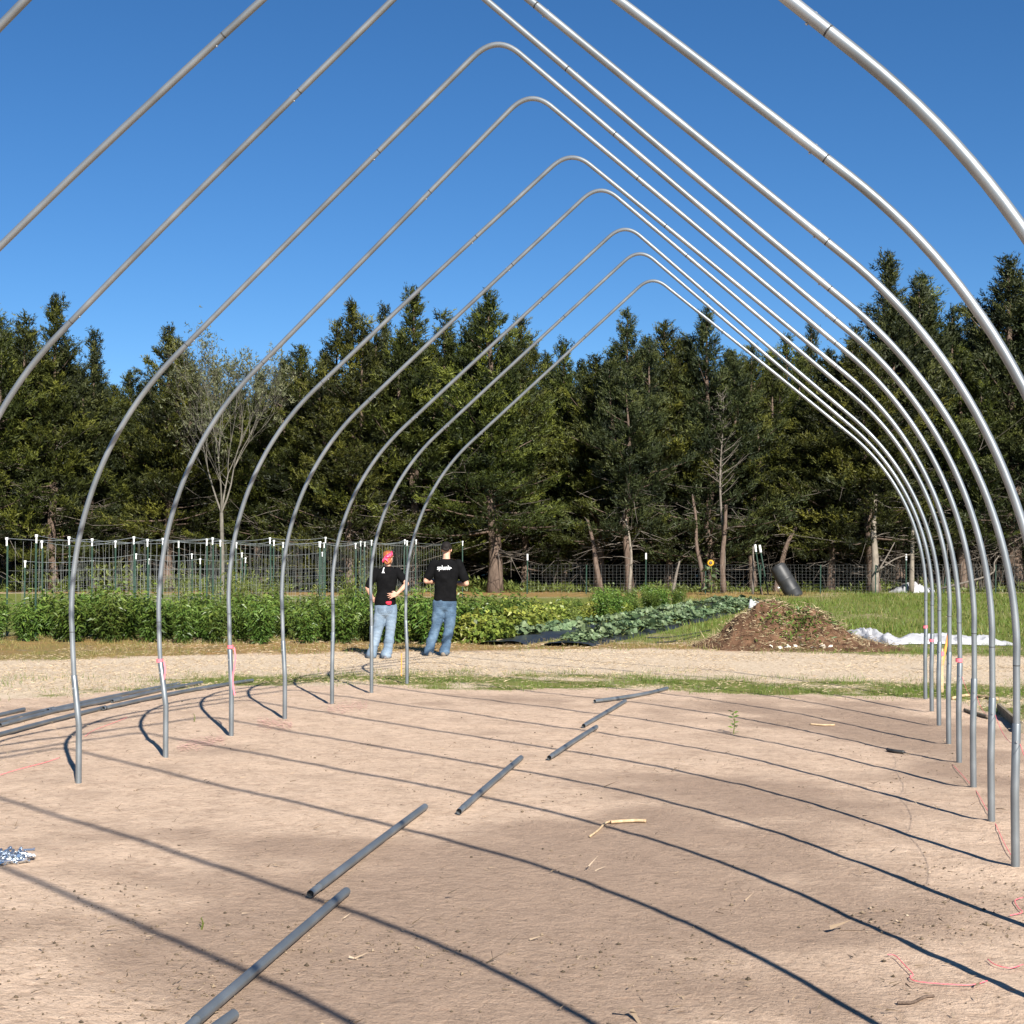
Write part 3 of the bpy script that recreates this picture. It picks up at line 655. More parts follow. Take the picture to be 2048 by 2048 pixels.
# leafless thicket at the right, low scrub under the cedars: nobody could count the stems
r = np.random.default_rng(91); tb = MB()
for i in range(430):
    u = r.uniform(1640, 2160) if i < 370 else r.uniform(1080, 1640); D = r.uniform(60.5, 66); x, y = px(u, D=D); z = float(gz(x, y)); Hh = r.uniform(1.2, 6.5)*(1 if u > 1780 else .45)
    k = 6; q = np.linspace(0, 1, k); a = r.uniform(0, 6.28); b = r.uniform(.3, 2.2)
    P = np.stack([x+math.cos(a)*b*q**1.6*Hh*.3+.06*r.normal(size=k).cumsum(), y+math.sin(a)*b*q**1.6*Hh*.2, z+Hh*(q-.18*b*q**3)], 1)
    tb.tube(P, r.uniform(.012, .028)*(1-.8*q)+.004, 3, cap=False)
    for j in range(3):
        s0 = P[r.integers(2, k)]; d = rand_unit(1, r)[0]; d[2] = abs(d[2])*.7; L = r.uniform(.3, 1.2)
        tb.tube([s0, s0+d*L*.5, s0+d*L+[0, 0, -.15]], [.009, .007, .004], 3, cap=False)
M['scrub'] = m_noisy('dark_scrub_stems', (.03, .025, .02), (.11, .092, .075), 6, .9, .2, 0)
tag(tb.build('thicket', M['scrub'], smooth=True), 'grey leafless thicket of thin stems along the foot of the wood', 'thicket', kind='stuff')
cb = MB(); n = 9000
u = r.uniform(-150, 2150, n); D = 60+r.exponential(2.6, n); a = (u-1024)/F
X = D*(a*math.cos(YAW)-math.sin(YAW)); Y = D*(a*math.sin(YAW)+math.cos(YAW)); cl = fbm(u*.016, D*.4, 61, 3)
hh = np.where(u < 900, 1.2, .6)*np.clip((cl-.30)*3, 0.02, 1.4); Z = gz(X, Y)+hh*r.uniform(0, 1, n)
sprays(cb, np.stack([X, Y, Z], 1), np.tile([0, -.2, .8], (n, 1)), np.full(n, .2), np.full(n, .06), np.clip(.3+.5*(cl-.3)+.12*r.normal(size=n), 0, 1), r, 3, .8)
tag(cb.build('underbrush', M['weed']), 'low scrubby undergrowth along the foot of the cedars', 'undergrowth', kind='stuff')

# ---------------------------------------------------------------- garden plants
ROWDX = .075
def make_plants(kind, nvar, seed0):
    out = []
    for v in range(nvar):
        r = np.random.default_rng(seed0+v); sb = MB(); lb = MB()
        if kind == 'pepper':
            C = []; Dd = []; ns = 22
            for i in range(ns):
                a = i*2.4+r.uniform(-.3, .3); lean = r.uniform(.05, .62); Hh = r.uniform(.70, 1.0); q = np.linspace(0, 1, 6)
                P = np.stack([math.cos(a)*lean*q**1.2*.62, math.sin(a)*lean*q**1.2*.62, Hh*q*(1-.25*lean)-.04], 1)
                if i < 9: sb.tube(P, .012*(1-q)+.004, 4, cap=False)
                m = 34; s = r.uniform(.12, 1.03, m); pos = np.stack([np.interp(s, q, P[:, k]) for k in range(3)], 1)+r.normal(size=(m, 3))*[.06, .06, .045]
                pos[:, 2] = np.maximum(pos[:, 2], .05)
                C.append(pos); az = r.uniform(0, 2*PI, m); Dd.append(np.stack([np.cos(az)+math.cos(a)*.6, np.sin(az)+math.sin(a)*.6, r.uniform(-.55, .5, m)], 1))
            C = np.vstack(C); Dd = np.vstack(Dd); n = len(C)
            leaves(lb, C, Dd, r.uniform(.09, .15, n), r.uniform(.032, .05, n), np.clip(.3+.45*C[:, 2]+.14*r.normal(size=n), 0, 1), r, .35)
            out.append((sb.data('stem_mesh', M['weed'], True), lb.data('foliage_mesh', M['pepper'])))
        elif kind == 'yellow':
            n = 620; az = r.uniform(0, 2*PI, n); rr = np.sqrt(r.uniform(0, 1, n))*.42; z = r.uniform(.08, 1, n)**.8*.55*(1-.5*rr/.42)
            C = np.stack([rr*np.cos(az), rr*np.sin(az), z], 1); Dd = np.stack([np.cos(az)*.7, np.sin(az)*.7, r.uniform(-.5, .6, n)], 1)+r.normal(size=(n, 3))*.5
            for i in range(7):
                a = i*.9; sb.tube([[0, 0, -.05], [math.cos(a)*.12, math.sin(a)*.12, .25], [math.cos(a)*.28, math.sin(a)*.28, .42]], [.01, .008, .005], 4, cap=False)
            leaves(lb, C, Dd, r.uniform(.08, .13, n), r.uniform(.05, .085, n), np.clip(.35+.6*z+.2*r.normal(size=n), 0, 1), r, .25)
            out.append((sb.data('stem_mesh', M['weed'], True), lb.data('foliage_mesh', M['yellowleaf'])))
        elif kind == 'squash':
            n = 46
            for i in range(n):
                a = r.uniform(0, 2*PI); rr = math.sqrt(r.uniform(.02, 1))*.52; hh = r.uniform(.14, .36)*(1.1-.5*rr); c = np.array([rr*math.cos(a), rr*math.sin(a), hh])
                if i < 26: sb.tube([[c[0]*.25, c[1]*.25, -.03], [c[0]*.7, c[1]*.7, hh*.75], c], [.009, .008, .006], 4, cap=False)
                R_ = r.uniform(.07, .13); t_ = norm(np.array([math.cos(a)*.5, math.sin(a)*.5, 1.])+r.normal(size=3)*.35); e1 = norm(np.cross(t_, [0.3, 1, 0])); e2 = np.cross(t_, e1)
                k = 9; aa = np.arange(k)*2*PI/k; rad = R_*(1+.22*np.cos(aa*5)+.08*r.normal(size=k)); rad[0] *= .45
                ring = c+np.outer(np.cos(aa)*rad, e1)+np.outer(np.sin(aa)*rad, e2)+np.outer(.018*np.cos(aa*3+i), t_)
                V = np.vstack([ring, c-t_*.03]); j = np.arange(k)
                lb.add(V, np.stack([j, (j+1) % k, np.full(k, k), np.full(k, k)], -1), float(np.clip(.5+.25*r.normal(), 0, 1)))
            out.append((sb.data('stem_mesh', M['weed'], True), lb.data('foliage_mesh', M['squash'])))
        elif kind == 'tomato':
            C = []; Dd = []
            for i in range(9):
                a = r.uniform(0, 6.28); Hh = r.uniform(.9, 1.6); q = np.linspace(0, 1, 6); w = r.uniform(.1, .4)
                P = np.stack([math.cos(a)*w*q+.05*r.normal(size=6), math.sin(a)*w*q+.05*r.normal(size=6), Hh*q-.05], 1); sb.tube(P, .01*(1-q)+.004, 4, cap=False)
                m = 46; s = r.uniform(.1, 1, m); C.append(np.stack([np.interp(s, q, P[:, k]) for k in range(3)], 1)+r.normal(size=(m, 3))*.11)
                Dd.append(r.normal(size=(m, 3))+[0, 0, -.2])
            C = np.vstack(C); Dd = np.vstack(Dd); n = len(C)
            leaves(lb, C, Dd, r.uniform(.06, .12, n), r.uniform(.03, .06, n), np.clip(.45+.22*r.normal(size=n), 0, 1), r, .3)
            out.append((sb.data('stem_mesh', M['weed'], True), lb.data('foliage_mesh', M['weed'])))
    return out
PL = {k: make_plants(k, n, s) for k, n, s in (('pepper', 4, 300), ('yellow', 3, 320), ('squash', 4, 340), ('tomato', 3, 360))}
def plant(kind, name, x, y, s, label, group, cat='plant', sz=None):
    st, fo = random.choice(PL[kind]); t = thing(name, (x, y, float(gz(x, y))), random.uniform(0, 6.28), label, cat, group)
    sz = s*random.uniform(.9, 1.1) if sz is None else sz
    for nm, me in (('stem', st), ('foliage', fo)):
        o = link(nm, me, t); o.scale = (s, s, sz)
    return t
# pepper beds run away from the camera; their near ends make the green bank
FP = ['beyond the left edge', 'cut by the left edge', 'second from the left edge', 'left of the leftmost post', 'hidden partly by the leftmost post', 'right of the leftmost post', 'midway between first and second left posts', 'left of the second left post',
      'behind the second left post', 'between second and third left posts', 'behind the fourth left post', 'between fourth and fifth left posts', 'nearest the woman']
for j, xr in enumerate(np.arange(-16.4, -7.2, .74)):
    y0 = float(np.interp(xr, [-16, -10.6, -7.5, -6.2], [23.2, 23.75, 24.6, 25.0]))+random.uniform(-.12, .12)
    for i in range(7):
        if i and random.random() < .12: continue
        y = y0+i*.78+random.uniform(-.1, .1); x = xr+ROWDX*(y-24)+random.uniform(-.08, .08)
        big = 1.0 if xr < -7 else .84
        first = i == 0
        plant('pepper', 'pepper_plant', x, y, random.uniform(.66, 1.16)*big*(1 if i < 3 else .95), 'bushy pepper plant at the front of the bank, '+FP[j] if first else 'dark green pepper plant in the dense bed behind the front bushes',
              'pepper plants at the bed ends' if first else 'pepper plants deeper in the beds')
for i in range(110):                                        # yellowing plants to the right of the man
    y = random.uniform(25.3, 41); x = random.uniform(-8.3, -6.75)+.02*(y-24)
    plant('yellow', 'bean_plant', x, y, random.uniform(.8, 1.2)*(1 if y < 34 else .7), 'yellowing bean plant in the patch right of the man', 'yellowing bean plants right of the man')
for i in range(26):
    y = random.uniform(36, 50); x = random.uniform(-8.8, -6.6)+.05*(y-24)
    plant('pepper', 'pepper_plant', x, y, random.uniform(.5, .8), 'low green plant at the far end of the garden before the thick trunk', 'low plants at the far end of the garden')
M['mulch'] = m_noisy('black_mulch_film', (.010, .011, .014), (.032, .035, .045), 6, .35, .5, .6, .03)
def mulch(xa, xb, y0, y1, w, label):
    m = MB(); ny_ = 70; q = np.linspace(0, 1, ny_); yy = y0+(y1-y0)*q; xc = xa+(xb-xa)*q; k = 9; s = np.linspace(-1, 1, k)
    XX = xc[:, None]+s[None]*w/2+.05*(fbm(yy*2, yy*0, 3, 2)[:, None]-.4)*s[None]; YY = np.repeat(yy[:, None], k, 1)
    ZZ = gz(XX, YY)+.07*(1-s[None]**2)**.6+.035*(fbm(XX*4, YY*4, 12, 3)-.4)+.004
    ZZ[:, [0, -1]] = gz(XX[:, [0, -1]], YY[:, [0, -1]])-.02
    i = (np.arange(ny_-1)[:, None]*k+np.arange(k-1)[None]).ravel(); V = np.stack([XX, YY, ZZ], -1).reshape(-1, 3)
    c0 = V.mean(0); m.add(V-c0, np.stack([i, i+1, i+k+1, i+k], -1)); o = m.build('mulch_film', M['mulch'], smooth=True); o.location = c0
    tag(o, label, 'mulch film')
mulch(-6.25, -4.35, 24.75, 52, 1.0, 'left of the two black mulch film strips under the squash')
mulch(-4.95, -3.25, 24.35, 50, 1.05, 'right hand black mulch film strip under the squash, nearest the soil mound')
for row, (xa, xb, y0, y1, n) in enumerate([(-6.25, -4.35, 27.2, 51, 20), (-4.95, -3.25, 25.0, 49, 30)]):
    for i in range(n):
        q = (i+random.uniform(-.25, .25))/n; y = y0+(y1-y0)*q; x = xa+(xb-xa)*q+random.uniform(-.14, .14)
        plant('squash', 'squash_plant', x+(-.12 if row == 0 else .05), y, random.uniform(.7, 1.05)*(.72 if row == 0 else .9), ['broad leaved squash plant on the left strip of black film', 'broad leaved squash plant on the right strip of black film'][row],
              ['squash plants on the left film strip', 'squash plants on the right film strip'][row])
for i in range(20):
    y = random.uniform(31, 46); x = random.uniform(-17.5, -11.2)*y/31*.92
    plant('tomato', 'tomato_plant', x, y, random.uniform(.55, .95), 'straggly tomato plant growing among the trellis posts', 'straggly tomato plants among the trellises')
for u, v in [(1150, 1258), (1100, 1240), (1260, 1225), (1290, 1212), (1330, 1205), (1370, 1200), (1180, 1215), (1240, 1205)]:
    x, y = px(u, v); plant('tomato', 'weed_plant', x, y, .4, 'scrubby green weed clump between the beans and the squash', 'weed clumps between beans and squash')

# ---------------------------------------------------------------- trellises of green posts, white caps, wires and netting
M['post'] = m_noisy('green_painted_steel', (.012, .035, .024), (.03, .065, .045), 20, .5, .4, 0)
M['white'] = m_noisy('white_plastic_cap', (.72, .73, .72), (.82, .82, .80), 10, .45, .4, 0)
M['wire'] = mat('galvanized_wire', .45, .6, (.52, .54, .54))[0]
M['net'] = mat('trellis_string', .8, 0, (.24, .25, .24))[0]
def trellis(Cc, us, top, net, label, D_off=0., cap_h=.17):
    """posts of one row: column*distance is constant along it"""
    pos = []
    for u in us:
        D = Cc/(1925-u)+D_off; x, y = px(u, D=D); pos.append((x, y, float(gz(x, y)), D))
    x0, y0, z0, _ = pos[0]; t = thing('garden_trellis', (x0, y0, z0), 0, label, 'trellis', 'trellis rows of green posts with white caps')
    W_ = []
    for i, (x, y, z, D) in enumerate(pos):
        tz = hz(top[i] if isinstance(top, list) else top, D)-z0; p = np.array([x-x0, y-y0, 0]); zb = z-z0
        tl = RIGHT*random.uniform(-.04, .04); tl = np.array(tl)
        m = MB(); a = p+[0, 0, zb-.1]; b = p+tl+[0, 0, tz-cap_h*.9]; m.box((a+b)/2, (.034, .012, b[2]-a[2]), Matrix.Rotation(YAW, 3, 'Z'))
        m.build('post', M['post'], t)
        m = MB(); top_ = p+tl; hw = cap_h; m.tube([top_+[0, 0, tz-hw], top_+[0, 0, tz-hw*.35], top_+[0, 0, tz-hw*.3], top_+[0, 0, tz]], [.017, .017, .028, .032], 8)
        m.build('post_cap', M['white'], t); W_.append((top_+[0, 0, tz-.02], zb))
    for (a, za), (b, zb) in zip(W_[:-1], W_[1:]):
        q = np.linspace(0, 1, 7)[:, None]; P = a+(b-a)*q; P[:, 2] -= .10*4*(q*(1-q))[:, 0]*random.uniform(.3, 1.2)
        m = MB(); m.tube(P, .0055, 4); m.build('wire', M['wire'], t)
    if net:
        m = MB()
        for (a, za), (b, zb) in zip(W_[:-1], W_[1:]):
            L = np.linalg.norm((b-a)[:2]); nv = int(L/.24)
            for i in range(nv+1):
                q = i/nv; p = a+(b-a)*q; lo = p.copy(); lo[2] = za+(zb-za)*q+.12; lo += rand_unit(1)[0]*[.07, .07, 0]; m.tube([p-[0, 0, .06], (p+lo)/2+rand_unit(1)[0]*.02, lo], .0024, 3, cap=False)
            for zf in np.arange(.22, 1.5, .22):
                m.tube([[a[0], a[1], za+zf], [(a[0]+b[0])/2, (a[1]+b[1])/2, (za+zb)/2+zf-.02], [b[0], b[1], zb+zf]], .0024, 3, cap=False)
        m.build('netting', M['net'], t)
    return t
trellis(50500, [72, 270, 415, 543, 650, 743, 808], [1069, 1073, 1077, 1075, 1074, 1080, 1079], False, 'trellis row whose first white capped post stands highest near the left edge')
trellis(53500, [17, 185, 324, 443, 547, 640, 721, 830], [1075, 1077, 1076, 1080, 1080, 1083, 1082, 1079], True, 'trellis row starting at the very left edge of the photo')
trellis(55140, [87, 232, 359, 471, 564, 647, 728, 894], [1081, 1081, 1082, 1084, 1084, 1085, 1083, 1088], True, 'netted trellis row ending behind the head of the man')
trellis(49952, [141, 297, 428, 640, 713, 815, 925], [1073, 1078, 1075, 1083, 1086, 1081, 1082], False, 'trellis row whose last post stands just right of the man')
trellis(60000, [50, 185, 299, 401, 492], [1121, 1120, 1117, 1117, 1115], True, 'lower trellis row with netting, nearer of the two low ones', 0, .16)
trellis(60724, [139, 271, 386, 486, 643], [1111, 1107, 1107, 1105, 1104], True, 'lower trellis row with wire at half the height, farther of the two low ones', 2, .16)

# ---------------------------------------------------------------- woven wire fence along the wood
def wood_fence():
    us = [1054, 1172, 1291, 1410, 1520, 1640, 1750, 1811, 1885, 1990, 2090]; Ds = [58]*7+[58.5]*4
    p0 = px(us[0], D=Ds[0]); t = thing('wire_fence', (p0[0], p0[1], -.37), 0, 'fine woven wire fence on thin posts along the foot of the wood', 'fence')
    pts = []
    for i, (u, D) in enumerate(zip(us, Ds)):
        x, y = px(u, D=D); z = float(gz(x, y)); H = {1054: 1108, 1291: 1106, 1811: 1108, 1885: 1128}.get(u, 1120); tz = hz(H, D)
        tl = np.array(RIGHT)*(.18 if u == 1885 else .02)
        a = np.array([x-p0[0], y-p0[1], z+.37-.1]); b = a+tl; b[2] = tz+.37
        m = MB(); m.tube([a, b-[0, 0, .2]], .028, 5); m.build('post', M['post'], t)
        if u in (1054, 1291, 1811, 1885): m = MB(); m.tube([b-[0, 0, .26], b], .036, 6); m.build('post_cap', M['white'], t)
        pts.append(a+[0, 0, .1])
    for a, b in zip(pts[:-1], pts[1:]):
        m = MB(); L = np.linalg.norm(b-a)
        for i in range(int(L/.16)): q = i*.16/L; p = a+(b-a)*q; m.tube([p, p+[0, 0, 1.22]], .0012, 3, cap=False)
        for zf in np.arange(.05, 1.25, .13): m.tube([a+[0, 0, zf], b+[0, 0, zf]], .0015, 3, cap=False)
        m.build('wire_mesh', M['net'], t)
wood_fence()

# ---------------------------------------------------------------- things standing at the far side of the field
def lean_post(u0, u1, v0, v1, D, label, white=True, rust=False):
    x0, y0 = px(u0, D=D); z = float(gz(x0, y0)); x1, y1 = px(u1, D=D); H = hz(v1, D)-z
    t = thing('steel_post', (x0, y0, z), 0, label, 'post', 'loose steel posts leaning by the dark barrel')
    b = np.array([x1-x0, y1-y0, H]); d = b/np.linalg.norm(b)
    m = MB(); m.tube([-d*.03, d*.35], .032, 6); m.build('rusty_foot', M['bark'], t)
    m = MB(); m.tube([d*.35, b-d*.30], .03, 6); m.build('shaft', M['post'], t)
    m = MB(); m.tube([b-d*.30, b], .05, 6); m.build('white_tip', M['white'], t)
lean_post(1524, 1510, 1185, 1089, 57, 'left one of the two green posts with white tips leaning together')
lean_post(1536, 1519, 1186, 1090, 56.8, 'right one of the two green posts with white tips leaning together')
M['barrel'] = m_noisy('dark_grey_plastic', (.012, .013, .014), (.04, .041, .042), 3, .5, .4, .3, .02)
def barrel():
    D = 56.; xb, yb = px(1592, D=D); z = float(gz(xb, yb)); t = thing('barrel', (xb, yb, z), 0, 'dark grey plastic barrel tilted to the left in front of the wood', 'barrel')
    ax = norm(np.array([-RIGHT.x*.5, -RIGHT.y*.5, .9])+np.array(AWAY)*.18); base = np.array([0, 0, -.10])
    prof = [(0, .26), (.02, .31), (.12, .345), (.35, .35), (.38, .362), (.41, .35), (.85, .35), (.88, .362), (.91, .35), (1.25, .34), (1.45, .325), (1.50, .31), (1.515, .28)]
    m = MB(); m.tube([base+ax*h for h, _ in prof], [q for _, q in prof], 24); m.build('drum', M['barrel'], t, True)
    m = MB(); m.tube([base+ax*1.51, base+ax*1.545], [.25, .25], 20); m.build('lid', M['barrel'], t, True)
    s = base+ax*.5-np.array(RIGHT)*.33; m = MB(); m.tube([s, s-np.array(RIGHT)*.16], .03, 8); m.build('spout', M['white'], t)
barrel()
def sunflower():
    D = 56.5; x, y = px(1421, D=D); z = float(gz(x, y)); H = hz(1128, D)-z; t = thing('sunflower', (x, y, z), 0, 'sunflower with one yellow head in front of the dark wood', 'flower')
    m = MB(); q = np.linspace(0, 1, 6); P = np.stack([.05*np.sin(q*3), 0*q, H*q], 1); m.tube(P, .022, 6); m.build('stem', M['weed'], t, True)
    r = np.random.default_rng(4); lb = MB(); n = 26; zz = r.uniform(.12, .9, n)*H; az = r.uniform(0, 6.28, n)
    leaves(lb, np.stack([np.cos(az)*.03, np.sin(az)*.03, zz], 1), np.stack([np.cos(az), np.sin(az), np.full(n, .15)], 1), r.uniform(.28, .42, n), r.uniform(.2, .3, n), np.full(n, .5), r, .45)
    lb.build('leaf_whorl', M['squash'], t)
    ym = mat('yellow_petal', .5, 0, (.70, .38, .02))[0]; c = np.array([.01, -.05, H+.05])
    m = MB(); f = np.array([.1, -.95, .15]); e1 = norm(np.cross(f, [0, 0, 1])); e2 = np.cross(e1, f); k = 36; aa = np.arange(k)*2*PI/k; rad = np.where(np.arange(k) % 2, .15, .10)
    ring = c+np.outer(np.cos(aa)*rad, e1)+np.outer(np.sin(aa)*rad, e2); V = np.vstack([ring, c+f*.03]); j = np.arange(k); m.add(V, np.stack([j, (j+1) % k, np.full(k, k), np.full(k, k)], -1)); m.build('petals', ym, t)
    m = MB(); m.tube([c+f*.02, c+f*.06], [.075, .055], 12); m.build('seed_disc', M['bark'], t)
sunflower()

# ---------------------------------------------------------------- soil mound with scraps
M['compost'] = m_noisy('dark_compost', (.045, .024, .014), (.17, .095, .056), 5, .95, .1, .9, .06)
mx, my = -1.35, 25.4
def mound():
    m = MB(); nx_, ny_ = 120, 80; xs = np.linspace(-2.6, 2.9, nx_); ys = np.linspace(-1.5, 1.9, ny_); XX, YY = np.meshgrid(xs, ys)
    h = .62*np.exp(-((XX+.42)/.60)**2-((YY)/.7)**2)+.60*np.exp(-((XX-.58)/.58)**2-((YY-.15)/.68)**2)+.22*np.exp(-((XX-.1)/1.15)**2-(YY/.85)**2)+.17*np.exp(-((XX-1.5)/.8)**2-((YY+.35)/.55)**2)
    h = h*(.86+.5*(fbm(XX*2.2, YY*2.2, 21, 4)-.4))+.26*(fbm(XX*5, YY*5, 22, 4)-.42)*np.clip(h*4, 0, 1)-.05
    V = np.stack([XX, YY, gz(mx+XX, my+YY)+h-gz(mx, my)], -1)
    V = V+np.stack([.04*(fbm(XX*9, YY*9, 1, 2)-.4), .04*(fbm(XX*9, YY*9, 2, 2)-.4), 0*XX], -1)*(h[..., None] > .03)
    i = (np.arange(ny_-1)[:, None]*nx_+np.arange(nx_-1)[None]).ravel(); m.add(V.reshape(-1, 3), np.stack([i, i+1, i+nx_+1, i+nx_], -1))
    t = thing('compost_mound', (mx, my, float(gz(mx, my))), 0, 'reddish brown mound of compost and straw beside the squash strips', 'compost mound')
    o = m.build('soil_heap', M['compost'], t, True)
    def Hh(x, y):
        ix = np.clip(((x+2.6)/5.5*(nx_-1)).astype(int), 0, nx_-1); iy = np.clip(((y+1.5)/3.4*(ny_-1)).astype(int), 0, ny_-1); return V[iy, ix, 2], h[iy, ix]
    r = np.random.default_rng(8)
    sb = MB(); n = 6500; x = r.normal(0.1, 1.05, n); y = r.normal(-.25, .55, n); z, hh = Hh(x, y); k = (hh > .0)&(abs(y) < 1.4); x, y, z = x[k], y[k], z[k]; n = len(x)
    d = r.normal(size=(n, 3))*[1, 1, .35]; sprays(sb, np.stack([x, y, z+.01], 1), d, r.uniform(.05, .17, n), np.full(n, .012), np.clip(.25+.3*r.normal(size=n), 0, 1), r, 1, .2)
    tag(sb.build('straw_litter', M['straw'], t), kind='stuff')
    gb = MB(); n = 520; x = r.normal(.42, .34, n); y = r.normal(-.5, .22, n)+.1; z, hh = Hh(x, y)
    leaves(gb, np.stack([x, y, z+r.uniform(0, .09, n)], 1), r.normal(size=(n, 3))*[1, 1, .4]+[0, 0, .4], r.uniform(.07, .16, n), r.uniform(.02, .035, n), np.clip(.6+.2*r.normal(size=n), 0, 1), r, .2)
    tag(gb.build('green_clippings', M['pepper'], t), kind='stuff')
    for i, (x, y, s) in enumerate([(.28, -.92, .055), (.42, -.86, .05), (.55, -.82, .07), (.70, -.9, .05), (.86, -.84, .06), (1.0, -.86, .05), (.16, -1.0, .05), (.02, -1.06, .045), (.48, -.68, .04), (.93, -.95, .05)]):
        z, _ = Hh(np.array([x]), np.array([y])); m = MB(); P = rand_unit(10, r)*[s, s*.8, s*.35]; c = P.mean(0)
        q = MB(); a = np.arange(8)*2*PI/8; rr = s*(1+.25*r.normal(size=8)); ring = np.stack([rr*np.cos(a), rr*np.sin(a), .012*r.normal(size=8)], 1)
        V2 = np.vstack([ring, [[0, 0, s*.5]]]); j = np.arange(8); q.add(V2, np.stack([j, (j+1) % 8, np.full(8, 8), np.full(8, 8)], -1))
        q.data; o = q.build('food_scrap', M['scrap'], None, True); o.location = (mx+x, my+y, float(gz(mx, my))+float(z[0])+.015); o.rotation_euler = (.5, .1*i, i)
        tag(o, 'pale food scrap tossed on the front of the compost mound', 'food scrap', 'pale food scraps on the compost mound')
M['scrap'] = m_noisy('pale_scrap', (.6, .5, .36), (.82, .78, .68), 6, .8, .2, .2)
mound()
M['sheet'] = m_noisy('white_row_cover', (.34, .34, .36), (.46, .46, .47), 3, .55, .4, .25, .02)
def cloth(name, outline, y0, dep, hgt, label, seed, n=90, m_=26, cat='cloth'):
    """crumpled sheet lying on the ground: outline gives (x, half width factor, height factor)"""
    o = np.array(outline); xs = np.linspace(o[0, 0], o[-1, 0], n); wf = np.interp(xs, o[:, 0], o[:, 1]); hf = np.interp(xs, o[:, 0], o[:, 2]); yo = np.interp(xs, o[:, 0], o[:, 3])
    s = np.linspace(-1, 1, m_); XX = np.repeat(xs[:, None], m_, 1)+.05*(fbm(xs[:, None]*3, s[None]*3, seed+5, 2)-.4); YY = y0+yo[:, None]+s[None]*dep*wf[:, None]
    rid = np.abs(fbm(XX*4.2+s[None]*1.2, YY*3.2, seed, 3)-.45)*2.4; fold = np.clip(1-rid, 0, 1)**2
    fine_ = fbm(XX*7, YY*6, seed+9, 2)
    Z = gz(XX, YY)+.012+(1-s[None]**2)**.5*hf[:, None]*hgt*(.35+.9*fold)+.05*fine_*hf[:, None]*(1-s[None]**2)
    V = np.stack([XX, YY, Z], -1).reshape(-1, 3); c = V.mean(0); mb = MB(); i = (np.arange(n-1)[:, None]*m_+np.arange(m_-1)[None]).ravel()
    mb.add(V-c, np.stack([i, i+1, i+m_+1, i+m_], -1)); ob = mb.build(name, M['sheet'], smooth=True); ob.location = c; tag(ob, label, cat)
cloth('row_cover', [(-.25, .15, .2, 1.5), (0, .6, .9, 1.2), (.35, .8, 1.2, .6), (.65, .9, 1.0, .1), (.85, .9, .5, 0), (1.1, .7, .8, .4), (1.6, .7, .9, .6), (2.1, .6, .8, .5), (2.5, .45, .8, .35), (2.95, .08, .15, 0)], 26.9, .62, .16, 'crumpled white row cover trailing from the mound across the grass', 41)
cloth('plastic_scrap', [(-2.2, .1, .1, 0), (-1.9, 1, 1, 0), (-1.45, 1, .8, .1), (-.9, .2, .1, .1)], 27.3, .35, .66, 'bunched white plastic just behind the top of the mound', 61, 40, 14, 'plastic sheet')
xx, yy = px(1825, D=60); cloth('plastic_scrap', [(xx-1.0, .1, .1, 0), (xx-.4, 1, .8, 0), (xx, 1, 1, 0), (xx+.9, .2, .2, 0)], yy, .8, .4, 'white plastic heap at the foot of the wood near the hoop legs', 71, 40, 14, 'plastic sheet')

# ---------------------------------------------------------------- small things on and near the dirt
M['orange'] = mat('orange_paint', .6, 0, (.85, .28, .04))[0]; M['pink'] = mat('fluorescent_pink', .6, 0, (.90, .16, .20))[0]
M['wood'] = m_noisy('grey_weathered_wood', (.10, .085, .06), (.26, .22, .16), 12, .85, .2, .5, .01, stretch=(.4, 2, 2))
M['stick'] = m_noisy('pale_stripped_stick', (.33, .22, .12), (.58, .44, .28), 20, .8, .2, .3)
def stake(x, y, H, lean, rad, mt, label, name='stake', tape=False):
    z = float(gz(x, y)); t = thing(name, (x, y, z), YAW, label, 'stake'); m = MB(); m.box([lean*.5, 0, H/2-.05], (rad*2, rad, H+.1), Matrix.Rotation(math.atan2(lean, H), 3, 'Y')); m.build('stick_shaft', M[mt], t)
    if tape: m = MB(); m.box([lean, -.002, H-.06], (rad*3, rad*1.6, .05)); m.build('tape', M['pink'], t)
x, y = px(1884, 1385); stake(x, y, .52, 0, .018, 'stick', 'wooden stake with pink tape between the far right posts', tape=True)
x, y = px(1881, 1345); stake(x, y, .58, .11, .014, 'orange', 'thin orange stake leaning right between the far right posts')
x, y = px(803, 1352); stake(x, y, .30, 0, .006, 'orange', 'thin orange marker wire on the straw left of the farthest left post')
def ribbon(pts, w, mt, name, label, cat, group=None, lift=.012):
    P = np.array([[px(u, v)[0], px(u, v)[1], 0.] for u, v in pts]); P[:, 2] = gz(P[:, 0], P[:, 1])+lift
    c = P[0].copy(); Q = catmull(P-c, 6) if len(P) > 2 else P-c; m = MB(); m.tube(Q, w, 5); o = m.build(name, M[mt], smooth=True); o.location = c; tag(o, label, cat, group); return o
g_ = 'pink strings on the dirt'
ribbon([(1775, 1915), (1790, 1917), (1808, 1935), (1826, 1955), (1820, 1960), (1830, 1968), (1870, 1973), (1940, 1976), (1975, 1968)], .0019, 'pink', 'string', 'pink string trailing over the dirt at the lower right', 'string', g_)
ribbon([(1975, 1924), (1990, 1935), (2020, 1942), (2046, 1935)], .0019, 'pink', 'string', 'pink string looping at the right edge above the lower shadow', 'string', g_)
ribbon([(2046, 1800), (2030, 1806), (2036, 1820), (2044, 1830), (2020, 1836)], .0019, 'pink', 'string', 'small pink string curl at the right edge beside the second lowest shadow', 'string', g_)
ribbon([(1905, 1532), (1935, 1565), (1952, 1585), (1975, 1625), (1990, 1650), (2008, 1690), (2030, 1728)], .0019, 'pink', 'string', 'pink string lying along the feet of the near right posts', 'string', g_)
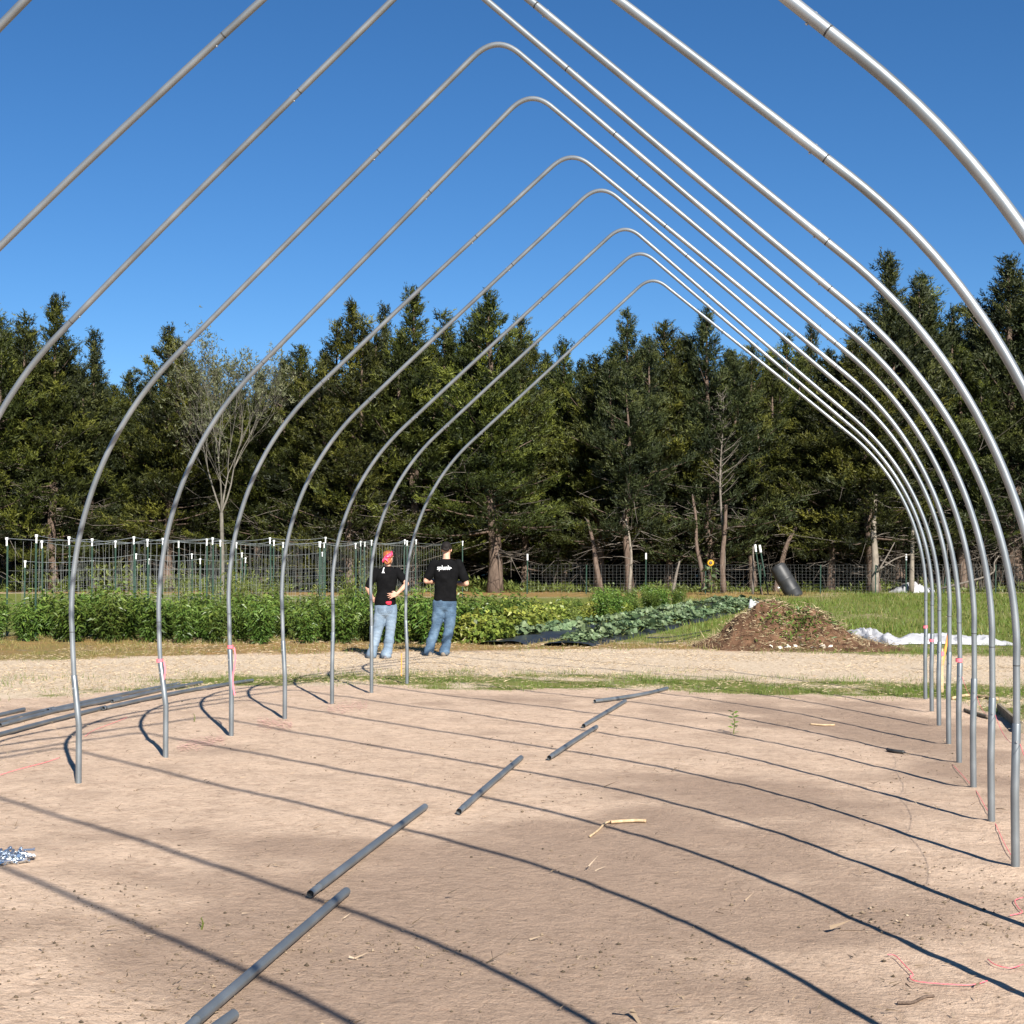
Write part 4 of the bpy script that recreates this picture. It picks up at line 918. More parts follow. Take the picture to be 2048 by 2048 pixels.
ribbon([(0, 1553), (40, 1541), (90, 1528), (120, 1518)], .0024, 'pink', 'string', 'pink string lying left of the leftmost post', 'string', g_)
ribbon([(170, 1475), (190, 1462), (240, 1443), (255, 1436)], .0019, 'pink', 'string', 'pink string on the dirt just right of the leftmost post', 'string', g_)
def tied(k0, k1, z0, z1, s, label):
    a = np.array([X0+s*3.05, HY[k0], z0]); b = np.array([X0+s*3.05, HY[k1], z1]); q = np.linspace(0, 1, 9)[:, None]; P = (b-a)*q; P[:, 2] -= .06*4*(q*(1-q))[:, 0]; P[:, 0] += .026*s
    m = MB(); m.tube(P, .0016, 4); o = m.build('string', M['pink']); o.location = a; tag(o, label, 'string', 'pink strings tied between the right posts')
tied(-1, 0, .55, .60, 1, 'pink string tied from the nearest right post towards the camera'); tied(0, 1, .60, .60, 1, 'pink string tied between the nearest and second nearest right posts')
tied(1, 2, .60, .58, 1, 'pink string tied between the second and third nearest right posts'); tied(2, 3, .58, .60, 1, 'pink string tied between the third and fourth nearest right posts')
def tape(k, s, z0, z1, label, hang=True):
    t = thing('marking_tape', (X0+s*3.05, HY[k], 0), 0, label, 'tape', 'pink marking tapes tied to posts'); m = MB(); m.tube([[.005*s, 0, z1-.01], [.005*s, 0, z1+.018]], .0262, 12, cap=False); m.build('knot', M['pink'], t)
    if hang:
        m = MB(); q = np.linspace(0, 1, 8); xx_ = .032*s*(-1 if s < 0 else 1)+.012*np.sin(q*7); xx_ = .036+.012*np.sin(q*7) if s < 0 else xx_
        P = np.stack([xx_, -.01+0*q, z1+(z0-z1)*q], 1); wv = np.array([.006, .003, 0]); V = np.vstack([P-wv, P+wv]); i = np.arange(7); m.add(V, np.stack([i, i+8, i+9, i+1], -1)); m.build('tail', M['pink'], t)
tape(2, -1, .38, .70, 'pink tape hanging beside the second left post'); tape(3, -1, .3, .72, 'pink tape tied round the third left post')
tape(7, 1, .55, .70, 'pink tape on the farthest right post', False); tape(6, 1, .5, .63, 'pink tape on the second farthest right post', False); tape(3, 1, .5, .72, 'thin pink tape on the fifth right post from the near end', False)
def paint(u0, u1, v0, v1, label, seed):
    """sprayed powder on the soil: scattered flat flecks"""
    r = np.random.default_rng(seed); n = 420; q = r.uniform(0, 1, n); u = u0+(u1-u0)*q; v = v0+(v1-v0)*q+r.normal(size=n)*6; P = np.array([[*px(a, b), 0] for a, b in zip(u, v)]); P[:, 2] = gz(P[:, 0], P[:, 1])+.012
    c = P.mean(0); m = MB(); s = r.uniform(.004, .013, n)[:, None]; a = r.uniform(0, 6.28, n)
    T = [P-c+s*np.stack([np.cos(a+k), np.sin(a+k), 0*a], 1) for k in (0, 1.6, 3.1, 4.7)]; V = np.stack(T, 1).reshape(-1, 3); i = np.arange(n)*4; m.add(V, np.stack([i, i+1, i+2, i+3], -1)); o = m.build('paint_mark', M['pinkdust']); o.location = c
    tag(o, label, 'paint mark', 'pink spray marks on the dirt')
M['pinkdust'] = mat('pink_dust', .9, 0, (.60, .35, .28))[0]
paint(655, 735, 1418, 1412, 'faint pink spray mark on the dirt right of the fifth left post', 1); paint(515, 585, 1446, 1452, 'faint pink spray mark at the foot of the fourth left post', 2); paint(355, 450, 1495, 1480, 'faint pink spray mark between the second and third left posts', 3)
ribbon([(1180, 1676), (1196, 1664), (1210, 1650), (1225, 1645)], .007, 'stick', 'stick', 'short pale stick on the dirt below the longer pale stick', 'stick', 'pale sticks on the dirt', .01)
ribbon([(1222, 1648), (1250, 1646), (1275, 1645), (1292, 1646)], .011, 'stick', 'stick', 'thicker pale stick lying level in the middle of the dirt', 'stick', 'pale sticks on the dirt', .012)
ribbon([(1620, 1450), (1645, 1452), (1670, 1452)], .009, 'stick', 'stick', 'pale stick on the dirt before the right hand posts', 'stick', 'pale sticks on the dirt', .01)
ribbon([(1795, 2010), (1825, 2009), (1850, 1998), (1868, 1996)], .006, 'bark', 'stick', 'thin dark twig near the lower right corner', 'stick', None, .008)
ribbon([(1775, 1503), (1790, 1506), (1808, 1508)], .016, 'barrel', 'hose_piece', 'short dark rubber hose piece on the dirt before the right posts', 'hose', None, .016)
ribbon([(1290, 1277), (1330, 1277), (1370, 1272), (1420, 1262)], .014, 'barrel', 'irrigation_hose', 'black irrigation hose lying between the squash strip and the mound', 'hose', None, .02)
ribbon([(1312, 1287), (1350, 1284), (1400, 1272)], .012, 'barrel', 'irrigation_hose', 'shorter black irrigation hose in front of the longer one', 'hose', None, .02)
ribbon([(1905, 1400), (1935, 1394), (1970, 1397), (1995, 1402)], .02, 'stick', 'branch', 'pale branch lying in the grass behind the right posts', 'branch', None, .02)
ribbon([(1930, 1424), (1950, 1430), (1978, 1438)], .022, 'wood', 'branch', 'short grey log in the grass between the near right posts', 'branch', None, .02)
x0, y0 = px(1997, 1424); x1, y1 = px(2044, 1466); L = math.hypot(x1-x0, y1-y0)
m = MB(); m.box((L/2, 0, .045), (L, .03, .09)); o = m.build('wood_plank', M['wood']); o.location = (x0, y0, float(gz(x0, y0))); o.rotation_euler = (0, 0, math.atan2(y1-y0, x1-x0)); tag(o, 'dark plank standing on edge in the grass by the nearest right posts', 'plank')
# heap of silver fittings at the left edge
x, y = px(12, 1722); t = thing('fittings_pile', (x, y, float(gz(x, y))), 0, 'small heap of shiny silver bolts and clamps at the left edge', 'hardware pile'); m = MB(); r = np.random.default_rng(12)
for i in range(330):
    q = np.array([r.normal(0, .07), r.normal(0, .038), abs(r.normal(0, .016))+.006]); d = rand_unit(1, r)[0]*[1, 1, .5]*r.uniform(.018, .034)
    if abs(q[0]) < .13: m.tube([q-d, q+d], r.uniform(.004, .007), 6); m.tube([q+d*.9, q+d*1.15], .010, 6)
tag(m.build('fittings', M['shiny'], t), kind='stuff')
# seedling
def seedling(u, v, H, n, label, seed, cat='plant'):
    x, y = px(u, v); t = thing('weed_seedling', (x, y, float(gz(x, y))), 0, label, cat); r = np.random.default_rng(seed); m = MB(); m.tube([[0, 0, -.01], [.01, 0, H*.5], [.0, 0, H]], [.005, .004, .002], 5); m.build('stem', M['weed'], t)
    lb = MB(); az = np.arange(n)*2.4; z = np.linspace(.06, 1, n)*H; leaves(lb, np.stack([0*z, 0*z, z], 1), np.stack([np.cos(az), np.sin(az), .35+0*z], 1), np.full(n, H*.30), np.full(n, H*.13), .6+.2*r.normal(size=n), r, .1); lb.build('leaf_set', M['pepper'], t)
seedling(1467, 1468, .20, 18, 'green weed seedling standing alone on the far dirt', 1); seedling(388, 1443, .07, 8, 'tiny dry weed right of the second left post', 2); seedling(402, 1858, .05, 9, 'tiny brown weed tuft on the lower left dirt', 3)

# ---------------------------------------------------------------- grass, straw and crumbs: nobody could count them
def scatter(n, ulo, uhi, vlo, vhi, seed):
    r = np.random.default_rng(seed); u = r.uniform(ulo, uhi, n); v = r.uniform(vlo, vhi, n)
    b = -(v-1024)/F; a = (u-1024)/F; cp, sp = math.cos(PITCH), math.sin(PITCH); y1 = cp-b*sp; z1 = sp+b*cp; c, s = math.cos(YAW), math.sin(YAW)
    dx, dy = a*c-y1*s, a*s+y1*c; z = np.full(n, -.1)
    for i in range(6): t = (z-CAMH)/z1; z = gz(dx*t, dy*t)
    return r, dx*t, dy*t, z
def blades(mb, X, Y, Z, H, Wd, shade, r, lean=.45):
    n = len(X); a = r.uniform(0, 6.28, n); s = np.stack([np.cos(a), np.sin(a), 0*a], 1)*Wd[:, None]*.5; P = np.stack([X, Y, Z-.01], 1); l = r.normal(size=(n, 3))*lean; l[:, 2] = 1
    tip = P+norm(l)*H[:, None]; V = np.stack([P-s, P+s, tip], 1).reshape(-1, 3); i = np.arange(n)*3; mb.add(V, np.stack([i, i+1, i+2, i+2], -1), np.repeat(np.clip(shade, 0, 1), 3))
def uniform_area(n, x0, x1, y0, y1, seed):
    r = np.random.default_rng(seed); X = r.uniform(x0, x1, n); Y = r.uniform(y0, y1, n); return r, X, Y, gz(X, Y)
gb = MB()
for (n, x0, x1, y0, y1, h, w, sd, thin) in [(130000, -13, 5, 13.0, 20.5, .055, .007, 1, 1), (90000, -16, 6, 20.5, 30, .075, .011, 2, 1), (90000, -9, 14, 30, 62, .11, .022, 3, 1), (26000, 1.4, 4.2, 8, 16, .06, .007, 4, 1)]:
    r, X, Y, Z = uniform_area(n, x0, x1, y0, y1, sd); g, tn, dr = zones(X, Y)
    pk = fbm(X*2.1, Y*1.6, 15, 3); keep = r.uniform(size=n) < np.clip(g*1.1*np.clip((pk-.30)*4.5, .03, 1.2), 0, 1)+.25*dr*(pk > .4); X, Y, Z, g, dr, pk = X[keep], Y[keep], Z[keep], g[keep], dr[keep], pk[keep]; m_ = len(X)
    sh = .5+.55*(pk-.44)+.18*r.normal(size=m_)-.55*dr
    blades(gb, X, Y, Z, h*r.uniform(.5, 1.5, m_)*(.7+pk), np.full(m_, w), sh, r)
tag(gb.build('grass', M['grass']), 'short green grass and dry blades in the strips round the dirt', 'grass', kind='stuff')
sb = MB()
for (n, x0, x1, y0, y1, L, w, sd) in [(60000, -13, 5, 14, 24.6, .07, .007, 11), (26000, -16, 8, 24, 45, .11, .014, 12), (5000, -9, 3, 9, 16.5, .05, .004, 13)]:
    r, X, Y, Z = uniform_area(n, x0, x1, y0, y1, sd); g, tn, dr = zones(X, Y); pk = fbm(X*1.5, Y*1.5, 25, 3); lim = np.maximum(tn, dr)*np.clip((pk-.28)*4, .08, 1) if sd < 13 else np.where(X < -6, .8, .06)
    k = r.uniform(size=n) < lim; X, Y, Z = X[k], Y[k], Z[k]; m_ = len(X); a = r.uniform(0, 6.28, m_)
    d = np.stack([np.cos(a), np.sin(a), r.uniform(-.02, .35, m_)], 1); sprays(sb, np.stack([X, Y, Z+.012], 1), d, L*r.uniform(.4, 1.4, m_), np.full(m_, w), np.clip(.55+.25*r.normal(size=m_), 0, 1), r, 1, .1)
tag(sb.build('straw', M['straw']), 'dry straw and cut stalks strewn over the pale strips', 'straw', kind='stuff')
db = MB(); r, X, Y, Z = scatter(26000, -60, 2110, 1390, 2090, 31)
g, tn, dr = zones(X, Y); cl = fbm(X*1.1, Y*1.1, 35, 3); bias = np.clip((cl-.46)*5, .04, 1)+.8*(X > .0)*(Y < 9)*(cl > .46); k = (g+tn < .3)&(r.uniform(size=len(X)) < bias*.55); X, Y, Z = X[k], Y[k], Z[k]; ex = [(X0+q_*3.05, HY[k_]) for k_ in range(0, 8) for q_ in (-1, 1)]; na = 46; th = r.uniform(0, 6.28, na*len(ex)); rr_ = .03+np.abs(r.normal(0, .05, na*len(ex)))
Xe = np.repeat([e[0] for e in ex], na)+rr_*np.cos(th); Ye = np.repeat([e[1] for e in ex], na)+rr_*np.sin(th); X = np.concatenate([X, Xe]); Y = np.concatenate([Y, Ye]); Z = np.concatenate([Z, gz(Xe, Ye)]); n = len(X)
s = np.exp(r.normal(size=n)*.55)*.003; s = np.minimum(s, .011); P = np.stack([X, Y, Z+s*.35], 1)
dirs = np.array([[1, 0, 0], [-1, 0, 0], [0, 1, 0], [0, -1, 0], [0, 0, .7], [0, 0, -.5]]); V = P[:, None]+dirs[None]*s[:, None, None]*r.uniform(.6, 1.5, (n, 6, 1)); i = np.arange(n)[:, None]*6
Fc = np.array([[0, 2, 4], [2, 1, 4], [1, 3, 4], [3, 0, 4], [2, 0, 5], [1, 2, 5], [3, 1, 5], [0, 3, 5]]); Fc = (i[:, :, None]+Fc[None]).reshape(-1, 3); db.add(V.reshape(-1, 3), np.hstack([Fc, Fc[:, 2:3]]), np.repeat(np.clip(.24+.2*r.normal(size=n), 0, 1), 6))
tag(db.build('soil_crumbs', M['debris']), 'small clods and crumbs of soil scattered on the dirt', 'soil crumbs', kind='stuff')
tb = MB(); r, X, Y, Z = scatter(900, -40, 2090, 1400, 2080, 33); g, tn, dr = zones(X, Y); k = g+tn < .3; X, Y, Z = X[k], Y[k], Z[k]; n = len(X); a = r.normal(0, .7, n)+.2
L = np.exp(r.normal(size=n)*.5)*.028; d = np.stack([np.cos(a), np.sin(a), r.uniform(-.03, .22, n)], 1); sprays(tb, np.stack([X, Y, Z+.008], 1), d, L, L*.13, np.clip(.15+.5*r.uniform(size=n)**2, 0, 1), r, 2, .35)
tag(tb.build('twig_litter', M['debris']), 'tiny twigs and dry leaf bits lying on the dirt', 'litter', kind='stuff')
# ---------------------------------------------------------------- people
def cap(m, pts, rad, seg=14):
    """closed tapered limb with rounded ends"""
    P = catmull(pts, 5) if len(pts) > 2 else np.linspace(pts[0], pts[1], 8); s = np.linspace(0, 1, len(P))
    R = np.interp(s, np.linspace(0, 1, len(rad)), rad)
    d0 = norm(P[0]-P[1]); d1 = norm(P[-1]-P[-2]); A = []; RA = []
    for k in (1., .92, .7, .4): A.append(P[0]+d0*R[0]*k); RA.append(R[0]*math.sqrt(max(1-k*k, .0004)))
    B = []; RB = []
    for k in (.4, .7, .92, 1.): B.append(P[-1]+d1*R[-1]*k); RB.append(R[-1]*math.sqrt(max(1-k*k, .0004)))
    m.tube(np.vstack([A, P, B]), np.concatenate([RA, R, RB]), seg)
def loft(m, rings, seg=28, pw=2.3):
    """rings: (x, y, z, rx, ry) superellipse sections, closed at both ends"""
    a = np.arange(seg)*2*PI/seg; V = []
    ca, sa = np.cos(a), np.sin(a)
    for x, y, z, rx, ry in rings: V.append(np.stack([x+rx*np.sign(ca)*abs(ca)**(2/pw), y+ry*np.sign(sa)*abs(sa)**(2/pw), np.full(seg, z)], 1))
    n = len(V); V = np.vstack(V); i = np.arange(n-1)[:, None]*seg; j = np.arange(seg)[None]; k = (j+1) % seg
    f = np.stack([i+j, i+k, i+seg+k, i+seg+j], -1).reshape(-1, 4); jj = np.arange(seg); b = np.full(seg, n*seg)
    f = np.vstack([f, np.stack([(jj+1) % seg, jj, b, b], -1), np.stack([(n-1)*seg+jj, (n-1)*seg+(jj+1) % seg, b+1, b+1], -1)])
    c0 = np.array(rings[0][:3])[None]; c1 = np.array(rings[-1][:3])[None]; m.add(np.vstack([V, c0, c1]), f)
def ell(m, c, r, seg=20, rot=None):
    n = 12; th = np.linspace(.02, PI-.02, n); a = np.arange(seg)*2*PI/seg
    V = np.stack([np.outer(np.sin(th), np.cos(a)), np.outer(np.sin(th), np.sin(a)), np.repeat(np.cos(th)[:, None], seg, 1)], -1)*np.array(r)
    V = V.reshape(-1, 3)
    if rot is not None: V = V@np.array(rot.to_3x3()).T
    i = np.arange(n-1)[:, None]*seg; j = np.arange(seg)[None]; k = (j+1) % seg; f = np.stack([i+j, i+seg+j, i+seg+k, i+k], -1).reshape(-1, 4)
    jj = np.arange(seg); b = np.full(seg, n*seg); f = np.vstack([f, np.stack([jj, (jj+1) % seg, b, b], -1), np.stack([(n-1)*seg+(jj+1) % seg, (n-1)*seg+jj, b+1, b+1], -1)])
    V = np.vstack([V, V[:seg].mean(0), V[-seg:].mean(0)])+np.array(c); m.add(V, f)
def fuse(m, name, mt, parent, voxel=.008, smooth=6, disp=None, cut=None):
    """melt the overlapping closed shapes of m into one continuous skin"""
    me = m.data('tmp', mt); o = bpy.data.objects.new('tmp', me); COL.objects.link(o)
    rm = o.modifiers.new('r', 'REMESH'); rm.mode = 'VOXEL'; rm.voxel_size = voxel
    sm = o.modifiers.new('s', 'SMOOTH'); sm.factor = .5; sm.iterations = smooth
    dg = bpy.context.evaluated_depsgraph_get(); dg.update(); ev = o.evaluated_get(dg); nm = bpy.data.meshes.new_from_object(ev)
    bpy.data.objects.remove(o)
    n = len(nm.vertices); co = np.empty(n*3, np.float32); nm.vertices.foreach_get('co', co); co = co.reshape(-1, 3).astype(float)
    if disp is not None:
        no = np.empty(n*3, np.float32); nm.vertices.foreach_get('normal', no); no = no.reshape(-1, 3); co = co+no*disp(co)[:, None]; nm.vertices.foreach_set('co', co.astype(np.float32).ravel())
    nm.polygons.foreach_set('use_smooth', np.ones(len(nm.polygons), bool)); nm.materials.clear(); nm.materials.append(mt); nm.update()
    return link(name, nm, parent)
def hand(m, w, d, n, s=1., spread=.25, curl=.3, thumb=1):
    """w wrist, d direction of the fingers, n back of hand direction"""
    d = norm(np.array(d, float)); n = norm(np.array(n, float)-d*np.dot(n, d)); sd = np.cross(d, n)*thumb; w = np.array(w, float)
    palm = w+d*.045*s
    for k in (-1.4, -.5, .5, 1.4): cap(m, [w+sd*k*.010*s, palm+sd*k*.020*s, w+d*.085*s+sd*k*.021*s], [.017*s, .015*s, .012*s], 8)
    for k, L in ((-1.5, .062), (-.5, .078), (.5, .083), (1.5, .072)):
        b = w+d*.085*s+sd*k*.021*s; dd = norm(d+sd*k*spread*.35); c1 = b+dd*L*.45*s-n*curl*.010*s; c2 = b+dd*L*.78*s-n*curl*.028*s; c3 = b+dd*L*s-n*curl*.05*s
        cap(m, [b, c1, c2, c3], [.0095*s, .009*s, .008*s, .0065*s], 8)
    b = w+d*.02*s+sd*.022*s; cap(m, [b, b+norm(d*.6+sd)*.035*s, b+norm(d*.9+sd*.7)*.065*s-n*.008*s], [.013*s, .011*s, .008*s], 8)
def head_shape(m, c, s=1., turn=0., tilt=0.):
    """head with face towards +y, turned by turn about z"""
    R_ = Matrix.Rotation(turn, 3, 'Z') @ Matrix.Rotation(tilt, 3, 'X'); f = lambda p: np.array(c)+np.array(R_ @ Vector(p))*s
    ell(m, f((0, -.008, .03)), (.075*s, .095*s, .088*s), rot=R_); ell(m, f((0, .022, -.035)), (.060*s, .072*s, .078*s), rot=R_)
    cap(m, [f((0, .05, -.085)), f((0, .072, -.095))], [.026*s, .02*s], 8)
    cap(m, [f((0, .085, .02)), f((0, .108, -.018)), f((0, .098, -.028))], [.010*s, .014*s, .013*s], 8)          # nose
    cap(m, [f((-.022, .092, -.055)), f((0, .098, -.056)), f((.022, .092, -.055))], [.007*s, .009*s, .007*s], 6)   # lips
    cap(m, [f((-.045, .078, .035)), f((0, .09, .032)), f((.045, .078, .035))], [.010*s, .009*s, .010*s], 6)       # brow
    for k in (-1, 1):
        ell(m, f((k*.074, -.004, -.012)), (.010*s, .02*s, .032*s), 10, R_)
    return f
def m_cloth(name, c0, c1, sc=40):
    return m_noisy(name, c0, c1, sc, .85, .2, .25, .004)
M['skin'] = m_noisy('skin_tone', (.46, .25, .17), (.60, .35, .25), 14, .5, .4, .05, .001)  # even skin colour with random mottling
M['black_tee'] = m_noisy('black_cotton', (.0035, .0035, .004), (.007, .007, .0075), 10, .95, .08, .2, .004)
def m_denim(name, dark, light, c):
    m, t, b = mat(name, .85, spec=.2); n = noise(t, 5, 4, .6); n2 = noise(t, 160, 2, .5)
    t.links.new(mix(t, ramp(t, n2, [(.3, (0, 0, 0)), (.7, (.35, .35, .35))]), ramp(t, n, [(.32, dark), (.5, c), (.68, light)]), light), b.inputs['Base Color']); bump(t, b, n2, .2, .002); return m
M['denim_blue'] = m_denim('faded_blue_denim', (.022, .045, .082), (.125, .19, .265), (.05, .09, .145))
M['denim_light'] = m_denim('light_wash_denim', (.09, .13, .18), (.24, .30, .365), (.145, .20, .265))
M['hair_dark'] = m_noisy('short_black_hair', (.005, .004, .004), (.018, .014, .012), 60, .75, .2, .4, .004)
M['hair_red'] = m_noisy('auburn_hair', (.16, .04, .015), (.42, .14, .04), 50, .5, .4, .7, .006, stretch=(1, 1, .3))
M['shoe_tan'] = m_noisy('tan_shoe', (.16, .13, .10), (.30, .25, .19), 20, .7, .3, .2); M['shoe_dark'] = m_noisy('dark_shoe', (.05, .05, .06), (.14, .14, .16), 20, .7, .3, .2)
def m_bandana():
    m, t, b = mat('pink_red_bandana', .8, spec=.2); n = noise(t, 26, 3, .6); t.links.new(ramp(t, n, [(.40, (.72, .03, .10)), (.55, (.80, .07, .16)), (.66, (.85, .35, .42))]), b.inputs['Base Color']); return m
M['bandana'] = m_bandana(); M['print'] = mat('white_shirt_print', .7, 0, (.80, .80, .80))[0]; M['red_bag'] = mat('red_cloth', .7, 0, (.62, .02, .05))[0]; M['belt'] = mat('seam_dark', .8, 0, (.03, .05, .08))[0]
def wr(amp, seed, zs=9., xs=6.):
    return lambda co: amp*(fbm(co[:, 0]*xs+co[:, 2]*2+seed, co[:, 2]*zs+co[:, 1]*5, seed, 3)-.44)*2
def shoes(parent, at, mt, yaw, s=1.):
    for (x, y), a in zip(at, yaw):
        m = MB(); R_ = Matrix.Rotation(a, 3, 'Z'); f = lambda p: np.array([x, y, 0])+np.array(R_ @ Vector(p))*s
        cap(m, [f((0, -.05, .045)), f((0, .05, .04)), f((0, .17, .03))], [.045*s, .042*s, .034*s], 12); cap(m, [f((0, -.06, .02)), f((0, .17, .018))], [.04*s, .042*s], 12)
        fuse(m, 'shoe', mt, parent, .009, 4)
def jeans(parent, hips, legs, mt, seed, waist_z, name='jeans'):
    m = MB(); loft(m, hips, 28, 2.2)
    for L in legs: cap(m, [p[:3] for p in L], [p[3] for p in L], 16)
    o = fuse(m, name, mt, parent, .010, 5, lambda co: wr(.014, seed, 12., 5.)(co)*(1+1.1*sstep(.5, .1, co[:, 2]))+wr(.006, seed+3, 34., 12.)(co))
    return o
# --- man in black T-shirt
mxy = (-6.37, 21.5)
man = thing('person', (mxy[0], mxy[1], float(gz(*mxy))), YAW, 'man with short dark hair, black T-shirt with white lettering and blue jeans', 'person', None)
def V3(*a): return np.array(a, float)
def torso_man(m, g):   # g inflates for cloth
    loft(m, [(.02, 0, .93, .155+g, .105+g), (.02, 0, 1.02, .158+g, .112+g), (.02, -.005, 1.12, .160+g, .115+g), (.025, -.012, 1.26, .178+g, .122+g), (.028, -.015, 1.38, .192+g, .120+g), (.03, -.012, 1.47, .178+g, .100+g), (.03, -.01, 1.525, .12+g*.6, .07+g*.6), (.03, -.006, 1.56, .068+g*.4, .058+g*.4)])
body = MB(); torso_man(body, 0)
cap(body, [V3(.03, -.005, 1.50), V3(.032, .005, 1.60), V3(.033, .012, 1.66)], [.062, .057, .055], 14)
head_shape(body, (.034, .02, 1.715), 1.03, -.12, -.12)
shl, shr = V3(-.165, -.01, 1.475), V3(.225, -.01, 1.475); ell_, elr = V3(-.295, -.03, 1.205), V3(.355, -.02, 1.165)
wrl, wrr = V3(-.10, .23, 1.20), V3(.165, .24, 1.17)
for a, b_, c_ in ((shl, ell_, wrl), (shr, elr, wrr)): cap(body, [a, (a+b_)/2+V3(np.sign(b_[0])*.012, -.01, 0), b_], [.062, .052, .043], 14); cap(body, [b_, b_*.55+c_*.45+V3(0, .0, -.01), c_], [.045, .042, .028], 14)
hand(body, wrl, (.85, .5, .05), (-.3, .6, .6), 1., .3, .7, 1); hand(body, wrr, (-.85, .45, .1), (.3, .6, .6), 1., .3, .7, -1)
cap(body, [V3(-.085, 0, .90), V3(-.105, .005, .62), V3(-.155, .01, .40), V3(-.215, 0, .20), V3(-.245, -.01, .10)], [.075, .062, .05, .04, .035]); cap(body, [V3(.098, 0, .90), V3(.092, .005, .62), V3(.065, .01, .40), V3(.028, 0, .20), V3(.0, -.01, .10)], [.075, .062, .05, .04, .035])
fuse(body, 'body', M['skin'], man, .007, 3)
tee = MB(); torso_man(tee, .016); loft(tee, [(.015, 0, .875, .188, .135), (.015, 0, .93, .183, .133), (.018, 0, 1.04, .178, .13)])
for a, b_ in ((shl, ell_), (shr, elr)):
    e = a+(b_-a)*.72; cap(tee, [a+V3(0, 0, .005), (a+e)/2+V3(0, 0, .0), e], [.078, .077, .076], 16)
teeo = fuse(tee, 'tshirt', M['black_tee'], man, .009, 4, lambda co: wr(.013, 5, 9., 7.)(co)*(1-.6*sstep(1.2, 1.4, co[:, 2])))
jm = jeans(man, [(.0, 0, .70, .06, .05), (.0, 0, .745, .13, .10), (.0, 0, .80, .165, .125), (.005, .0, .87, .172, .128), (.01, 0, .93, .165, .120), (.012, 0, .965, .155, .112)], [[(-.085, 0, .86, .105), (-.105, .005, .62, .098), (-.155, .01, .40, .082), (-.215, 0, .20, .080), (-.250, -.01, .075, .092)], [(.098, 0, .86, .105), (.092, .005, .62, .097), (.065, .01, .40, .081), (.028, 0, .20, .080), (.0, -.02, .08, .094)]], M['denim_blue'], 11, .96)
shoes(man, [(-.25, .0), (.0, -.015)], M['shoe_tan'], (.35, -.2), 1.)
hr = MB(); ell(hr, (.030, .0, 1.762), (.083, .100, .080)); cap(hr, [V3(-.008, -.075, 1.72), V3(.03, -.088, 1.70), V3(.068, -.075, 1.72)], [.022, .02, .022], 10); cap(hr, [V3(-.035, -.03, 1.73), V3(-.04, 0, 1.75)], [.024, .022], 8); cap(hr, [V3(.098, -.03, 1.73), V3(.10, 0, 1.75)], [.022, .02], 8)
fuse(hr, 'hair', M['hair_dark'], man, .006, 3, lambda co: .004*(fbm(co[:, 0]*90, co[:, 2]*90, 3, 2)-.4))
# print projected on the back of the shirt
def project(o_cloth, parent, V, Fc, name, mt, off=.004):
    me = o_cloth.data; bvh = BVHTree.FromPolygons([v.co for v in me.vertices], [p.vertices for p in me.polygons])
    out = []
    for x, z in V:
        hit = bvh.ray_cast(Vector((x, -1, z)), Vector((0, 1, 0))); out.append((x, (hit[0].y if hit[0] is not None else -.14)-off, z))
    nm = bpy.data.meshes.new(name); nm.from_pydata(out, [], Fc); nm.materials.append(mt); return link(name, nm, parent)
def text_mesh(txt, size, off, shear):
    cu = bpy.data.curves.new('t', 'FONT'); cu.body = txt; cu.size = size; cu.offset = off; cu.shear = shear; cu.align_x = 'CENTER'; cu.resolution_u = 3
    o = bpy.data.objects.new('t', cu); COL.objects.link(o); dg = bpy.context.evaluated_depsgraph_get(); dg.update(); me = bpy.data.meshes.new_from_object(o.evaluated_get(dg)); bpy.data.objects.remove(o)
    V = [(v.co.x, v.co.y) for v in me.vertices]; Fc = [tuple(p.vertices) for p in me.polygons]; return V, Fc
V, Fc = text_mesh('splunk', .100, .0008, .12)
V = [(x*.80-.012, y+1.388) for x, y in V]; project(teeo, man, V, Fc, 'shirt_print', M['print'])
V, Fc = text_mesh('>', .075, .001, 0); V = [(x+.102, y+1.388) for x, y in V]; project(teeo, man, V, Fc, 'shirt_print', M['print'])
def pocket(o_j, parent, x, z, w, h, mt):
    n = 5; V = [(x+w*(i/(n-1)-.5)*(1-.25*(j == 0)), z+h*(j/3-.5)-(.012 if j == 0 and i in (1, 2, 3) else 0)) for j in range(4) for i in range(n)]
    project(o_j, parent, V, [(j*n+i, j*n+i+1, (j+1)*n+i+1, (j+1)*n+i) for j in range(3) for i in range(n-1)], 'back_pocket', mt, .0035)
M['pocket_blue'] = m_denim('pocket_denim', (.018, .038, .07), (.09, .14, .20), (.04, .07, .115)); M['pocket_light'] = m_denim('light_pocket_denim', (.07, .10, .145), (.18, .23, .29), (.11, .155, .21))
for x_ in (-.075, .095): pocket(jm, man, x_, .865, .115, .12, M['pocket_blue'])
# --- woman with bandana
wxy = (-7.11, 20.75)
wom = thing('person', (wxy[0], wxy[1], float(gz(*wxy))), YAW, 'woman with pink red bandana, black T-shirt and light jeans, hand on her lower back', 'person', None)
def torso_w(m, g):
    loft(m, [(0, 0, .86, .150+g, .112+g), (0, 0, .95, .142+g, .105+g), (.005, 0, 1.05, .132+g, .10+g), (.01, -.005, 1.17, .145+g, .105+g), (.015, -.008, 1.28, .160+g, .105+g), (.018, -.008, 1.36, .150+g, .09+g), (.02, -.006, 1.415, .10+g*.6, .062+g*.6), (.022, 0, 1.45, .056+g*.4, .05+g*.4)])
body = MB(); torso_w(body, 0)
cap(body, [V3(.022, 0, 1.40), V3(.028, .006, 1.48), V3(.03, .012, 1.53)], [.052, .047, .046], 14)
head_shape(body, (.035, .015, 1.578), .95, -.5, -.1)
